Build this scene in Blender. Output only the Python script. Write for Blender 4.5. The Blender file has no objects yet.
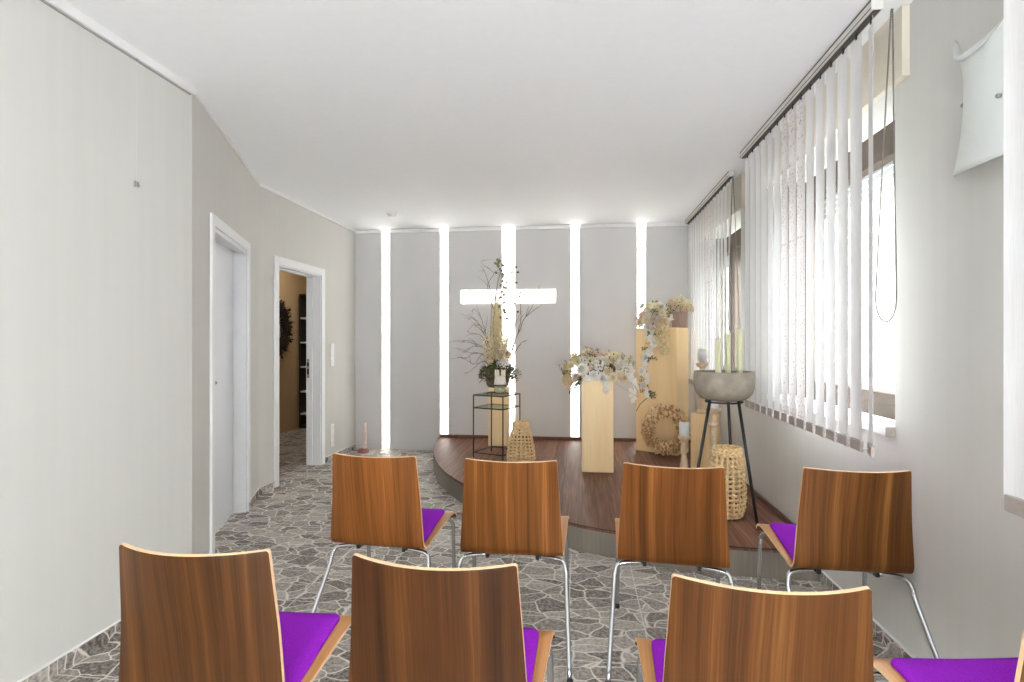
import bpy, bmesh, math, random
from mathutils import Vector, Matrix, Euler, Quaternion

PI = math.pi
scene = bpy.context.scene
COL = scene.collection
V = Vector
H_EYE = 1.38

# ------------------------------------------------------------------ node helpers
def new_mat(name):
    m = bpy.data.materials.new(name); m.use_nodes = True
    nt = m.node_tree
    return m, nt, nt.nodes['Principled BSDF']

def N(nt, kind, **kw):
    n = nt.nodes.new(kind)
    for k, v in kw.items():
        if k.startswith('i_'):
            n.inputs[k[2:].replace('_', ' ')].default_value = v
        else:
            setattr(n, k, v)
    return n

def L(nt, a, b): nt.links.new(a, b)

def math_node(nt, op, a, b=None, c=None):
    n = nt.nodes.new('ShaderNodeMath'); n.operation = op
    for i, v in enumerate((a, b, c)):
        if v is None: continue
        if isinstance(v, (int, float)): n.inputs[i].default_value = v
        else: nt.links.new(v, n.inputs[i])
    return n.outputs[0]

def ramp(nt, fac, stops, interp='LINEAR'):
    n = nt.nodes.new('ShaderNodeValToRGB'); n.color_ramp.interpolation = interp
    els = n.color_ramp.elements
    while len(els) < len(stops): els.new(0.5)
    for e, (p, c) in zip(els, stops):
        e.position = p; e.color = (*c, 1)
    nt.links.new(fac, n.inputs[0]); return n.outputs[0]

def mix_col(nt, fac, a, b, blend='MIX'):
    n = nt.nodes.new('ShaderNodeMix'); n.data_type = 'RGBA'; n.blend_type = blend
    for s, v in ((n.inputs[0], fac), (n.inputs[6], a), (n.inputs[7], b)):
        if isinstance(v, (int, float)): s.default_value = v
        elif isinstance(v, tuple): s.default_value = (*v, 1) if len(v) == 3 else v
        else: nt.links.new(v, s)
    return n.outputs[2]

def srgb(r, g, b):
    f = lambda c: (c/255/12.92) if c/255 <= 0.04045 else ((c/255+0.055)/1.055)**2.4
    return (f(r), f(g), f(b))

def plain(name, col, rough=0.5, metal=0.0, spec=0.5, var=0.0, vscale=20, bump=0.0):
    m, nt, p = new_mat(name)
    p.inputs['Roughness'].default_value = rough
    p.inputs['Metallic'].default_value = metal
    p.inputs['Specular IOR Level'].default_value = spec
    tc = N(nt, 'ShaderNodeTexCoord')
    nz = N(nt, 'ShaderNodeTexNoise'); nz.inputs['Scale'].default_value = vscale; nz.inputs['Detail'].default_value = 4
    L(nt, tc.outputs['Object'], nz.inputs['Vector'])
    if var > 0:
        a = tuple(max(0, c*(1-var)) for c in col); b = tuple(min(1, c*(1+var)) for c in col)
        c = ramp(nt, nz.outputs['Fac'], [(0.3, a), (0.7, b)])
        L(nt, c, p.inputs['Base Color'])
    else:
        p.inputs['Base Color'].default_value = (*col, 1)
    if bump > 0:
        bp = N(nt, 'ShaderNodeBump'); bp.inputs['Strength'].default_value = bump; bp.inputs['Distance'].default_value = 0.002
        L(nt, nz.outputs['Fac'], bp.inputs['Height']); L(nt, bp.outputs[0], p.inputs['Normal'])
    return m

def petal_mat(name, col, var=0.12, trans=0.35):
    m, nt, p = new_mat(name)
    tc = N(nt, 'ShaderNodeTexCoord'); nz = N(nt, 'ShaderNodeTexNoise'); nz.inputs['Scale'].default_value = 45
    L(nt, tc.outputs['Object'], nz.inputs['Vector'])
    a = tuple(c*(1-var) for c in col); b = tuple(min(1, c*(1+var)) for c in col)
    c = ramp(nt, nz.outputs['Fac'], [(0.35, a), (0.65, b)])
    p.inputs['Roughness'].default_value = 0.7; p.inputs['Specular IOR Level'].default_value = 0.2
    L(nt, c, p.inputs['Base Color'])
    t = N(nt, 'ShaderNodeBsdfTranslucent'); L(nt, c, t.inputs['Color'])
    mx = N(nt, 'ShaderNodeMixShader'); mx.inputs[0].default_value = trans
    L(nt, p.outputs[0], mx.inputs[1]); L(nt, t.outputs[0], mx.inputs[2])
    L(nt, mx.outputs[0], nt.nodes['Material Output'].inputs['Surface'])
    return m

def emit(name, col, strength):
    m, nt, p = new_mat(name)
    p.inputs['Base Color'].default_value = (*col, 1)
    p.inputs['Emission Color'].default_value = (*col, 1)
    p.inputs['Emission Strength'].default_value = strength
    return m

def wood(name, stops, axis='s', bx=14, bs=0.5, fx=110, fs=2.5, fine=0.35, rough=0.4, per_object=True, tone=False):
    """axis 's': grain follows z-y (bent shells); 'z' or 'y': straight grain."""
    m, nt, p = new_mat(name)
    tc = N(nt, 'ShaderNodeTexCoord'); sp = N(nt, 'ShaderNodeSeparateXYZ'); L(nt, tc.outputs['Object'], sp.inputs[0])
    oi = N(nt, 'ShaderNodeObjectInfo')
    if axis == 's':
        s = math_node(nt, 'SUBTRACT', sp.outputs[2], sp.outputs[1]); x = sp.outputs[0]
    elif axis == 'z':
        s = sp.outputs[2]; x = math_node(nt, 'ADD', sp.outputs[0], math_node(nt, 'MULTIPLY', sp.outputs[1], 0.73))
    else:
        s = sp.outputs[1]; x = sp.outputs[0]
    rnd = math_node(nt, 'MULTIPLY', oi.outputs['Random'], 37.0) if per_object else 0.0
    wob = N(nt, 'ShaderNodeTexNoise'); wob.inputs['Scale'].default_value = 3
    L(nt, tc.outputs['Object'], wob.inputs['Vector'])
    xw = math_node(nt, 'ADD', x, math_node(nt, 'MULTIPLY', wob.outputs['Fac'], 0.02))
    def noise(kx, ks, det):
        cb = N(nt, 'ShaderNodeCombineXYZ')
        L(nt, math_node(nt, 'MULTIPLY', xw, kx), cb.inputs[0]); L(nt, math_node(nt, 'MULTIPLY', s, ks), cb.inputs[1])
        if per_object: L(nt, rnd, cb.inputs[2])
        n = N(nt, 'ShaderNodeTexNoise'); n.inputs['Scale'].default_value = 1.0; n.inputs['Detail'].default_value = det
        L(nt, cb.outputs[0], n.inputs['Vector']); return n.outputs['Fac']
    big = noise(bx, bs, 2); fin = noise(fx, fs, 5)
    f = math_node(nt, 'ADD', math_node(nt, 'MULTIPLY', big, 1-fine), math_node(nt, 'MULTIPLY', fin, fine))
    c = ramp(nt, f, stops)
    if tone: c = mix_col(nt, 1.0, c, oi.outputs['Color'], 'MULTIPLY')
    L(nt, c, p.inputs['Base Color']); p.inputs['Roughness'].default_value = rough
    p.inputs['Specular IOR Level'].default_value = 0.25 if tone else 0.4
    return m

# ------------------------------------------------------------------ mesh builder
class MB:
    def __init__(self): self.v = []; self.f = []; self.mi = []; self.sm = []; self.M = Matrix.Identity(4)
    def add(self, vs, fs, mi=0, smooth=False, M=None):
        b = len(self.v); T = self.M @ M if M is not None else self.M
        self.v += [T @ V(p) for p in vs]
        for f in fs:
            self.f.append(tuple(i+b for i in f)); self.mi.append(mi); self.sm.append(smooth)
    def box(self, lo, hi, bev=0.0, mi=0, M=None):
        x0, y0, z0 = lo; x1, y1, z1 = hi
        if bev <= 0:
            vs = [(x0,y0,z0),(x1,y0,z0),(x1,y1,z0),(x0,y1,z0),(x0,y0,z1),(x1,y0,z1),(x1,y1,z1),(x0,y1,z1)]
            self.add(vs, [(3,2,1,0),(4,5,6,7),(0,1,5,4),(1,2,6,5),(2,3,7,6),(3,0,4,7)], mi, False, M); return
        bm = bmesh.new(); bmesh.ops.create_cube(bm, size=1.0)
        for v in bm.verts: v.co = V(((x0+x1)/2+v.co.x*(x1-x0), (y0+y1)/2+v.co.y*(y1-y0), (z0+z1)/2+v.co.z*(z1-z0)))
        bmesh.ops.bevel(bm, geom=bm.edges[:], offset=bev, segments=2, affect='EDGES', profile=0.5)
        bm.verts.index_update()
        self.add([v.co.copy() for v in bm.verts], [[v.index for v in f.verts] for f in bm.faces], mi, False, M); bm.free()
    def lathe(self, prof, n=32, mi=0, smooth=True, M=None, cap=True):
        vs = []; fs = []
        for r, z in prof:
            for k in range(n):
                a = 2*PI*k/n; vs.append((r*math.cos(a), r*math.sin(a), z))
        for i in range(len(prof)-1):
            for k in range(n):
                a, b = i*n+k, i*n+(k+1) % n
                fs.append((a, b, b+n, a+n))
        if cap:
            if prof[0][0] > 1e-5: fs.append(tuple(reversed(range(n))))
            if prof[-1][0] > 1e-5: fs.append(tuple(range((len(prof)-1)*n, len(prof)*n)))
        self.add(vs, fs, mi, smooth, M)
    def tube(self, pts, r, n=8, mi=0, closed=False, cap=True, flat=1.0, up=None):
        pts = [V(p) for p in pts]; m = len(pts)
        rs = r if isinstance(r, (list, tuple)) else [r]*m
        tang = []
        for i in range(m):
            a = pts[(i-1) % m] if closed or i > 0 else pts[i]
            b = pts[(i+1) % m] if closed or i < m-1 else pts[i]
            t = (b-a); tang.append(t.normalized() if t.length > 1e-9 else V((0,0,1)))
        ref = V(up) if up else (V((0,0,1)) if abs(tang[0].z) < 0.9 else V((1,0,0)))
        u = (ref - tang[0]*ref.dot(tang[0])).normalized()
        vs = []; fs = []
        for i in range(m):
            if up: u = V(up)
            u = (u - tang[i]*u.dot(tang[i]))
            u = u.normalized() if u.length > 1e-6 else tang[i].orthogonal().normalized()
            w = tang[i].cross(u)
            for k in range(n):
                a = 2*PI*k/n
                vs.append(pts[i] + u*math.cos(a)*rs[i] + w*math.sin(a)*rs[i]*flat)
        for i in range(m if closed else m-1):
            j = (i+1) % m
            for k in range(n):
                k2 = (k+1) % n
                fs.append((i*n+k, i*n+k2, j*n+k2, j*n+k))
        if cap and not closed:
            fs.append(tuple(reversed(range(n)))); fs.append(tuple(range((m-1)*n, m*n)))
        self.add(vs, fs, mi, True)
    def ball(self, c, r, mi=0, n=10, sq=(1,1,1)):
        prof = [(max(1e-6, math.sin(PI*i/n))*1.0, -math.cos(PI*i/n)) for i in range(n+1)]
        M = Matrix.Translation(c) @ Matrix.Diagonal((r*sq[0], r*sq[1], r*sq[2], 1))
        self.lathe(prof, max(8, n+2), mi, True, M, cap=False)
    def petal(self, M, length, width, cup=0.2, bend=0.3, mi=0, nu=4, tip=0.6):
        vs = []; fs = []
        for i in range(nu+1):
            u = i/nu
            w = width*0.5*(math.sin(PI*min(1, u**tip*0.93+0.04)))
            a = bend*u
            y = length*u*math.cos(a); z = length*u*math.sin(a)
            for v in (-1, 0, 1):
                vs.append((v*w, y, z + cup*w*(abs(v))))
        for i in range(nu):
            for k in range(2):
                a = i*3+k; fs.append((a, a+1, a+4, a+3))
        self.add(vs, fs, mi, True, M)
    def build(self, name, mats, parent=None, loc=None, rot=None):
        me = bpy.data.meshes.new(name)
        me.from_pydata([tuple(p) for p in self.v], [], self.f)
        for m in (mats if isinstance(mats, (list, tuple)) else [mats]): me.materials.append(m)
        me.polygons.foreach_set('material_index', self.mi)
        me.polygons.foreach_set('use_smooth', self.sm)
        me.update()
        o = bpy.data.objects.new(name, me); COL.objects.link(o)
        if parent: o.parent = parent
        if loc: o.location = loc
        if rot: o.rotation_euler = rot
        return o

def tag(o, label, cat, group=None, kind=None):
    o['label'] = label; o['category'] = cat
    if group: o['group'] = group
    if kind: o['kind'] = kind
    return o

def thing(name, label, cat, loc=(0,0,0), rz=0.0, group=None, kind=None):
    o = bpy.data.objects.new(name, None); COL.objects.link(o)
    o.empty_display_size = 0.1
    o.location = loc; o.rotation_euler = (0, 0, rz)
    return tag(o, label, cat, group, kind)

def dup(root, loc, rz, label, group=None):
    r = root.copy(); COL.objects.link(r); r.location = loc; r.rotation_euler = (0, 0, rz); r['label'] = label
    if group: r['group'] = group
    for ch in list(root.children):
        c = ch.copy(); COL.objects.link(c); c.parent = r
        for g in list(ch.children):
            d = g.copy(); COL.objects.link(d); d.parent = c
    return r

def cat(pts, n=8):
    """Catmull-Rom through points."""
    P = [V(p) for p in pts]; out = []
    for i in range(len(P)-1):
        p0 = P[i-1] if i > 0 else P[i]*2-P[i+1]; p1 = P[i]; p2 = P[i+1]
        p3 = P[i+2] if i+2 < len(P) else P[i+1]*2-P[i]
        for k in range(n):
            t = k/n
            out.append(0.5*((2*p1)+(p2-p0)*t+(2*p0-5*p1+4*p2-p3)*t*t+(3*p1-p0-3*p2+p3)*t**3))
    out.append(P[-1]); return out

# ------------------------------------------------------------------ materials
def wallpaper(name, col, amt=0.014):
    m, nt, p = new_mat(name)
    tc = N(nt, 'ShaderNodeTexCoord'); mp = N(nt, 'ShaderNodeMapping'); mp.inputs['Scale'].default_value = (22, 22, 0.8)
    L(nt, tc.outputs['Object'], mp.inputs[0])
    nz = N(nt, 'ShaderNodeTexNoise'); nz.inputs['Scale'].default_value = 1; nz.inputs['Detail'].default_value = 4
    L(nt, mp.outputs[0], nz.inputs['Vector'])
    c = ramp(nt, nz.outputs['Fac'], [(0.35, tuple(k*(1-amt) for k in col)), (0.65, tuple(min(1, k*(1+amt)) for k in col))])
    L(nt, c, p.inputs['Base Color']); p.inputs['Roughness'].default_value = 0.75; p.inputs['Specular IOR Level'].default_value = 0.25
    n2 = N(nt, 'ShaderNodeTexNoise'); n2.inputs['Scale'].default_value = 160; L(nt, tc.outputs['Object'], n2.inputs['Vector'])
    bp = N(nt, 'ShaderNodeBump'); bp.inputs['Strength'].default_value = 0.12; bp.inputs['Distance'].default_value = 0.002
    L(nt, n2.outputs['Fac'], bp.inputs['Height']); L(nt, bp.outputs[0], p.inputs['Normal'])
    return m

WALL = wallpaper('wallpaper', (0.66, 0.655, 0.625))
CEIL = wallpaper('ceiling_paint', (0.93, 0.95, 0.975), 0.008)
TAN = wallpaper('tan_wall', srgb(206, 180, 142))
PANEL = plain('panel_grey', (0.63, 0.62, 0.62), 0.6, spec=0.3, var=0.015, vscale=4)
WHITE = plain('white_lacquer', (0.83, 0.84, 0.86), 0.35, var=0.01)
DOORW = plain('door_white', (0.78, 0.81, 0.86), 0.35, var=0.01)
MOULD = plain('white_moulding', (0.86, 0.86, 0.86), 0.5)
PLASTIC = plain('white_plastic', (0.85, 0.85, 0.84), 0.35)
BLACKM = plain('black_steel', (0.018, 0.018, 0.02), 0.45, spec=0.5)
BLACKP = plain('black_plastic', (0.015, 0.015, 0.016), 0.5)
CHROME = plain('chrome', (0.55, 0.56, 0.58), 0.16, metal=1.0)
STEEL = plain('steel', (0.35, 0.35, 0.36), 0.3, metal=1.0)
TAUPE = plain('taupe_frame', srgb(104, 95, 88), 0.9, spec=0.05, var=0.04)
WEIGHT = plain('grey_weight', srgb(172, 164, 158), 0.6, var=0.05)
RAIL = plain('rail_aluminium', srgb(215, 213, 210), 0.4)
RAILD = plain('rail_groove', srgb(70, 64, 60), 0.6)
RAILL = plain('rail_shadow_gap', srgb(170, 170, 172), 0.6)
SCREED = plain('outdoor_paving', (0.30, 0.30, 0.27), 0.9, var=0.1)

def stone_floor(name):
    m, nt, p = new_mat(name)
    tc = N(nt, 'ShaderNodeTexCoord'); sp = N(nt, 'ShaderNodeSeparateXYZ'); L(nt, tc.outputs['Object'], sp.inputs[0])
    geo = N(nt, 'ShaderNodeNewGeometry')
    # crazy-paving cells
    wob = N(nt, 'ShaderNodeTexNoise'); wob.inputs['Scale'].default_value = 7; wob.inputs['Detail'].default_value = 2
    L(nt, tc.outputs['Object'], wob.inputs['Vector'])
    off = N(nt, 'ShaderNodeVectorMath', operation='MULTIPLY_ADD'); off.inputs[1].default_value = (0.09, 0.09, 0.09)
    L(nt, wob.outputs['Color'], off.inputs[0]); L(nt, tc.outputs['Object'], off.inputs[2])
    mp = N(nt, 'ShaderNodeMapping'); mp.inputs['Scale'].default_value = (7.6, 11.0, 9); L(nt, off.outputs[0], mp.inputs[0])
    v1 = N(nt, 'ShaderNodeTexVoronoi', feature='DISTANCE_TO_EDGE'); v1.inputs['Scale'].default_value = 1; v1.inputs['Randomness'].default_value = 1
    v2 = N(nt, 'ShaderNodeTexVoronoi', feature='F1'); v2.inputs['Scale'].default_value = 1; v2.inputs['Randomness'].default_value = 1
    L(nt, mp.outputs[0], v1.inputs['Vector']); L(nt, mp.outputs[0], v2.inputs['Vector'])
    grout = ramp(nt, v1.outputs['Distance'], [(0.015, (1,1,1)), (0.05, (0,0,0))])
    # square tile joints
    T = 0.363
    def joint(s, o):
        a = math_node(nt, 'FRACT', math_node(nt, 'DIVIDE', math_node(nt, 'ADD', s, o+10*T), T))
        d = math_node(nt, 'MINIMUM', a, math_node(nt, 'SUBTRACT', 1.0, a))
        return math_node(nt, 'LESS_THAN', d, 0.008)
    jt = math_node(nt, 'MAXIMUM', joint(sp.outputs[0], 0.05), joint(sp.outputs[1], -2.734))
    # stone mottling
    n1 = N(nt, 'ShaderNodeTexNoise'); n1.inputs['Scale'].default_value = 55; n1.inputs['Detail'].default_value = 6; n1.inputs['Roughness'].default_value = 0.7
    L(nt, tc.outputs['Object'], n1.inputs['Vector'])
    cell = N(nt, 'ShaderNodeSeparateColor'); L(nt, v2.outputs['Color'], cell.inputs[0])
    f = math_node(nt, 'ADD', math_node(nt, 'MULTIPLY', cell.outputs[0], 0.55), math_node(nt, 'MULTIPLY', math_node(nt, 'SUBTRACT', n1.outputs['Fac'], 0.42), 2.3))
    stone = ramp(nt, f, [(0.0, srgb(84, 77, 72)), (0.3, srgb(135, 128, 122)), (0.6, srgb(173, 166, 159)), (1.0, srgb(204, 197, 190))])
    gc = math_node(nt, 'MAXIMUM', grout, math_node(nt, 'MULTIPLY', jt, 0.8))
    col = mix_col(nt, gc, stone, srgb(224, 217, 208))
    L(nt, col, p.inputs['Base Color'])
    p.inputs['Roughness'].default_value = 0.55; p.inputs['Specular IOR Level'].default_value = 0.22
    h = math_node(nt, 'SUBTRACT', n1.outputs['Fac'], math_node(nt, 'MULTIPLY', gc, 1.0))
    bp = N(nt, 'ShaderNodeBump'); bp.inputs['Strength'].default_value = 0.25; bp.inputs['Distance'].default_value = 0.003
    L(nt, h, bp.inputs['Height']); L(nt, bp.outputs[0], p.inputs['Normal'])
    return m
STONE = stone_floor('stone_tile')

def planks(name):
    m, nt, p = new_mat(name)
    tc = N(nt, 'ShaderNodeTexCoord'); sp = N(nt, 'ShaderNodeSeparateXYZ'); L(nt, tc.outputs['Object'], sp.inputs[0])
    Wd = 0.125
    q = math_node(nt, 'DIVIDE', math_node(nt, 'ADD', sp.outputs[0], 5.0), Wd)
    idx = math_node(nt, 'FLOOR', q); fr = math_node(nt, 'FRACT', q)
    wn = N(nt, 'ShaderNodeTexWhiteNoise', noise_dimensions='1D'); L(nt, idx, wn.inputs['W'])
    cb = N(nt, 'ShaderNodeCombineXYZ')
    L(nt, math_node(nt, 'MULTIPLY', sp.outputs[0], 60.0), cb.inputs[0]); L(nt, math_node(nt, 'MULTIPLY', sp.outputs[1], 2.2), cb.inputs[1])
    L(nt, math_node(nt, 'MULTIPLY', wn.outputs['Value'], 40.0), cb.inputs[2])
    nz = N(nt, 'ShaderNodeTexNoise'); nz.inputs['Scale'].default_value = 1; nz.inputs['Detail'].default_value = 5
    L(nt, cb.outputs[0], nz.inputs['Vector'])
    f = math_node(nt, 'ADD', math_node(nt, 'MULTIPLY', nz.outputs['Fac'], 0.75), math_node(nt, 'MULTIPLY', wn.outputs['Value'], 0.25))
    c = ramp(nt, f, [(0.25, srgb(84, 54, 41)), (0.5, srgb(122, 84, 66)), (0.75, srgb(160, 119, 98))])
    d = math_node(nt, 'MINIMUM', fr, math_node(nt, 'SUBTRACT', 1.0, fr))
    c2 = mix_col(nt, math_node(nt, 'LESS_THAN', d, 0.012), c, srgb(60, 38, 30))
    L(nt, c2, p.inputs['Base Color']); p.inputs['Roughness'].default_value = 0.55; p.inputs['Specular IOR Level'].default_value = 0.25
    return m
PLANK = planks('stage_planks')
SKIRT = wood('dark_skirting', [(0.3, srgb(84, 55, 42)), (0.7, srgb(124, 86, 68))], 'y', 40, 1, 120, 3, 0.4, 0.5)
RISER = wood('grey_laminate', [(0.3, srgb(112, 105, 95)), (0.7, srgb(138, 130, 119))], 'z', 10, 2, 60, 1.0, 0.5, 0.4)
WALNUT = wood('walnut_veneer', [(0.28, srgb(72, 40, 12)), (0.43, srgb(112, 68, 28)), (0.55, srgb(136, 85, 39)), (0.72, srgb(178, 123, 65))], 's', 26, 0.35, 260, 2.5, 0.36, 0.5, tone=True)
WALNUT_LIT = wood('honey_veneer', [(0.3, srgb(170, 116, 66)), (0.55, srgb(196, 144, 92)), (0.75, srgb(214, 166, 114))], 's', 20, 0.5, 200, 2.5, 0.4, 0.35)  # same walnut on the sitter side, lightened because it catches more light
EDGE = plain('plywood_edge', srgb(236, 200, 158), 0.5, var=0.08, vscale=60)
MAPLE = wood('maple', [(0.25, srgb(238, 204, 152)), (0.5, srgb(247, 218, 168)), (0.75, srgb(252, 228, 184))], 'z', 9, 0.9, 70, 2.5, 0.45, 0.4)

def felt(name, col):
    m, nt, p = new_mat(name)
    tc = N(nt, 'ShaderNodeTexCoord'); nz = N(nt, 'ShaderNodeTexNoise'); nz.inputs['Scale'].default_value = 260; nz.inputs['Detail'].default_value = 3
    L(nt, tc.outputs['Object'], nz.inputs['Vector'])
    c = ramp(nt, nz.outputs['Fac'], [(0.3, tuple(k*0.82 for k in col)), (0.7, tuple(min(1, k*1.15) for k in col))])
    L(nt, c, p.inputs['Base Color']); p.inputs['Roughness'].default_value = 0.95; p.inputs['Specular IOR Level'].default_value = 0.1
    p.inputs['Sheen Weight'].default_value = 0.0
    bp = N(nt, 'ShaderNodeBump'); bp.inputs['Strength'].default_value = 0.3; bp.inputs['Distance'].default_value = 0.001
    L(nt, nz.outputs['Fac'], bp.inputs['Height']); L(nt, bp.outputs[0], p.inputs['Normal'])
    return m
FELT = felt('purple_felt', srgb(146, 38, 188))

def fabric(name, patterned=False):
    m, nt, p = new_mat(name)
    out = nt.nodes['Material Output']; nt.nodes.remove(p)
    d = N(nt, 'ShaderNodeBsdfDiffuse'); t = N(nt, 'ShaderNodeBsdfTranslucent'); mx = N(nt, 'ShaderNodeMixShader'); mx.inputs[0].default_value = 0.09
    tc = N(nt, 'ShaderNodeTexCoord')
    if patterned:
        vo = N(nt, 'ShaderNodeTexVoronoi'); vo.inputs['Scale'].default_value = 62; L(nt, tc.outputs['Object'], vo.inputs['Vector'])
        n2 = N(nt, 'ShaderNodeTexNoise'); n2.inputs['Scale'].default_value = 22; L(nt, tc.outputs['Object'], n2.inputs['Vector'])
        f = math_node(nt, 'ADD', vo.outputs['Distance'], math_node(nt, 'MULTIPLY', n2.outputs['Fac'], 0.5))
        c = ramp(nt, f, [(0.34, srgb(178, 160, 166)), (0.48, srgb(212, 200, 203)), (0.60, srgb(236, 233, 233))])
    else:
        mp = N(nt, 'ShaderNodeMapping'); mp.inputs['Scale'].default_value = (300, 300, 8); L(nt, tc.outputs['Object'], mp.inputs[0])
        n2 = N(nt, 'ShaderNodeTexNoise'); n2.inputs['Scale'].default_value = 1; L(nt, mp.outputs[0], n2.inputs['Vector'])
        c = ramp(nt, n2.outputs['Fac'], [(0.3, (0.80, 0.80, 0.81)), (0.7, (0.86, 0.86, 0.87))])
    L(nt, c, d.inputs[0]); L(nt, c, t.inputs[0])
    L(nt, d.outputs[0], mx.inputs[1]); L(nt, t.outputs[0], mx.inputs[2]); L(nt, mx.outputs[0], out.inputs['Surface'])
    return m
SLAT = fabric('blind_fabric'); SLATP = fabric('patterned_blind_fabric', True)

def glass_thin(name, tint=(0.97, 0.98, 0.98), refl=0.08):
    m, nt, p = new_mat(name); nt.nodes.remove(p)
    t = N(nt, 'ShaderNodeBsdfTransparent'); t.inputs[0].default_value = (*tint, 1)
    g = N(nt, 'ShaderNodeBsdfGlossy'); g.inputs['Roughness'].default_value = 0.02
    lw = N(nt, 'ShaderNodeLayerWeight'); lw.inputs[0].default_value = 0.5
    fac = math_node(nt, 'ADD', math_node(nt, 'MULTIPLY', math_node(nt, 'POWER', lw.outputs['Facing'], 5.0), 0.55), 0.03)
    mx = N(nt, 'ShaderNodeMixShader'); L(nt, fac, mx.inputs[0])
    L(nt, t.outputs[0], mx.inputs[1]); L(nt, g.outputs[0], mx.inputs[2]); L(nt, mx.outputs[0], nt.nodes['Material Output'].inputs['Surface'])
    return m
GLASS = glass_thin('window_glass'); TABLEGLASS = glass_thin('table_glass', (0.86, 0.93, 0.90)); JARGLASS = glass_thin('jar_glass', (0.90, 0.92, 0.88))

def frosted(name, col, tr=0.4):
    m, nt, p = new_mat(name)
    p.inputs['Base Color'].default_value = (*col, 1); p.inputs['Roughness'].default_value = 0.35
    t = N(nt, 'ShaderNodeBsdfTranslucent'); t.inputs[0].default_value = (*col, 1)
    mx = N(nt, 'ShaderNodeMixShader'); mx.inputs[0].default_value = tr
    L(nt, p.outputs[0], mx.inputs[1]); L(nt, t.outputs[0], mx.inputs[2]); L(nt, mx.outputs[0], nt.nodes['Material Output'].inputs['Surface'])
    return m
LAMPGLASS = frosted('frosted_lamp_glass', (0.88, 0.91, 0.90), 0.3)
TEALIGHT = frosted('frosted_tealight_glass', (0.90, 0.91, 0.90), 0.5)
CANDLEW = frosted('white_wax', (0.84, 0.87, 0.90), 0.25)
CANDLEG = frosted('green_wax', srgb(222, 222, 188), 0.25)
WICK = plain('wick', (0.02, 0.02, 0.02), 0.9)
LIMED = plain('limed_wood', srgb(214, 190, 160), 0.7, var=0.14, vscale=35, bump=0.2)
BOWLM = plain('stone_bowl', srgb(150, 142, 128), 0.6, var=0.22, vscale=14, bump=0.15)
POTM = plain('pot_stone', srgb(112, 104, 88), 0.75, var=0.25, vscale=22, bump=0.3)
STRAW = plain('straw', srgb(230, 200, 152), 0.75, var=0.25, vscale=55, bump=0.2)
STRAWD = plain('straw_dark', srgb(216, 184, 136), 0.8, var=0.25, vscale=55)
CHIP = plain('dried_husk', srgb(240, 212, 170), 0.75, var=0.18, vscale=30)
CHIPD = plain('dried_husk_brown', srgb(192, 152, 104), 0.8, var=0.25, vscale=30)
TWIG = plain('twig_bark', srgb(120, 92, 68), 0.85, var=0.2, vscale=60)
TWIGD = plain('twig_dark', srgb(54, 40, 32), 0.9, var=0.3, vscale=60)
MOSS = plain('moss', srgb(84, 72, 48), 0.95, var=0.4, vscale=60)
WICKERP = plain('pinkish_wicker', srgb(186, 160, 148), 0.8, var=0.2, vscale=70)
P_WHITE = petal_mat('petal_white', (0.90, 0.885, 0.84), 0.05)
P_CREAM = petal_mat('petal_cream', srgb(244, 234, 206))
P_YELLOW = petal_mat('petal_yellow', srgb(246, 234, 182))
P_PEACH = petal_mat('petal_peach', srgb(234, 212, 188))
P_BLUSH = petal_mat('petal_blush', srgb(234, 220, 212))
P_DRY = petal_mat('petal_dried', srgb(222, 206, 166), 0.18)
P_STRAW = petal_mat('plume_straw', srgb(238, 226, 190), 0.12)
LEAF = petal_mat('leaf_green', srgb(92, 112, 70), 0.25, 0.2)
LEAFG = petal_mat('leaf_greyish', srgb(120, 128, 100), 0.2, 0.2)
LEAFO = petal_mat('leaf_olive', srgb(148, 136, 84), 0.25, 0.2)
HEDGE = petal_mat('hedge_leaf', srgb(150, 168, 96), 0.3, 0.3)
STRIP = emit('light_strip_diffuser', (1.0, 0.985, 0.92), 4.4)
CROSSE = emit('cross_diffuser', (1.0, 0.985, 0.93), 1.9)
PINKWAX = plain('pink_patterned_wax', srgb(232, 208, 202), 0.5, var=0.2, vscale=45)
PINKBASE = plain('dark_pink_glass', srgb(150, 92, 92), 0.4, var=0.1)
DARKSHELF = plain('dark_bookcase', srgb(48, 40, 34), 0.6)
URN = plain('tan_ceramic', srgb(182, 140, 92), 0.5, var=0.12)

# ------------------------------------------------------------------ room shell
ZC = 2.80
def struct(name, mb, m, label, cat_, parent=None):
    o = mb.build(name, m, parent)
    if parent is None: tag(o, label, cat_, kind='structure')
    return o

XL, XF, XR, YB = -2.15, -2.85, 1.385, 6.78
YN = -2.4          # where the modelled part of the room stops behind the viewer
P1 = V((XL, 2.81, 0)); P2 = V((XF, 4.57, 0))
dseg = (P2-P1).normalized(); SEG = (P2-P1).length
nseg = V((dseg.y, -dseg.x, 0))
MSEG = Matrix(((dseg.x, nseg.x, 0, P1.x), (dseg.y, nseg.y, 0, P1.y), (0, 0, 1, 0), (0, 0, 0, 1)))   # x along, y into the room

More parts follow.
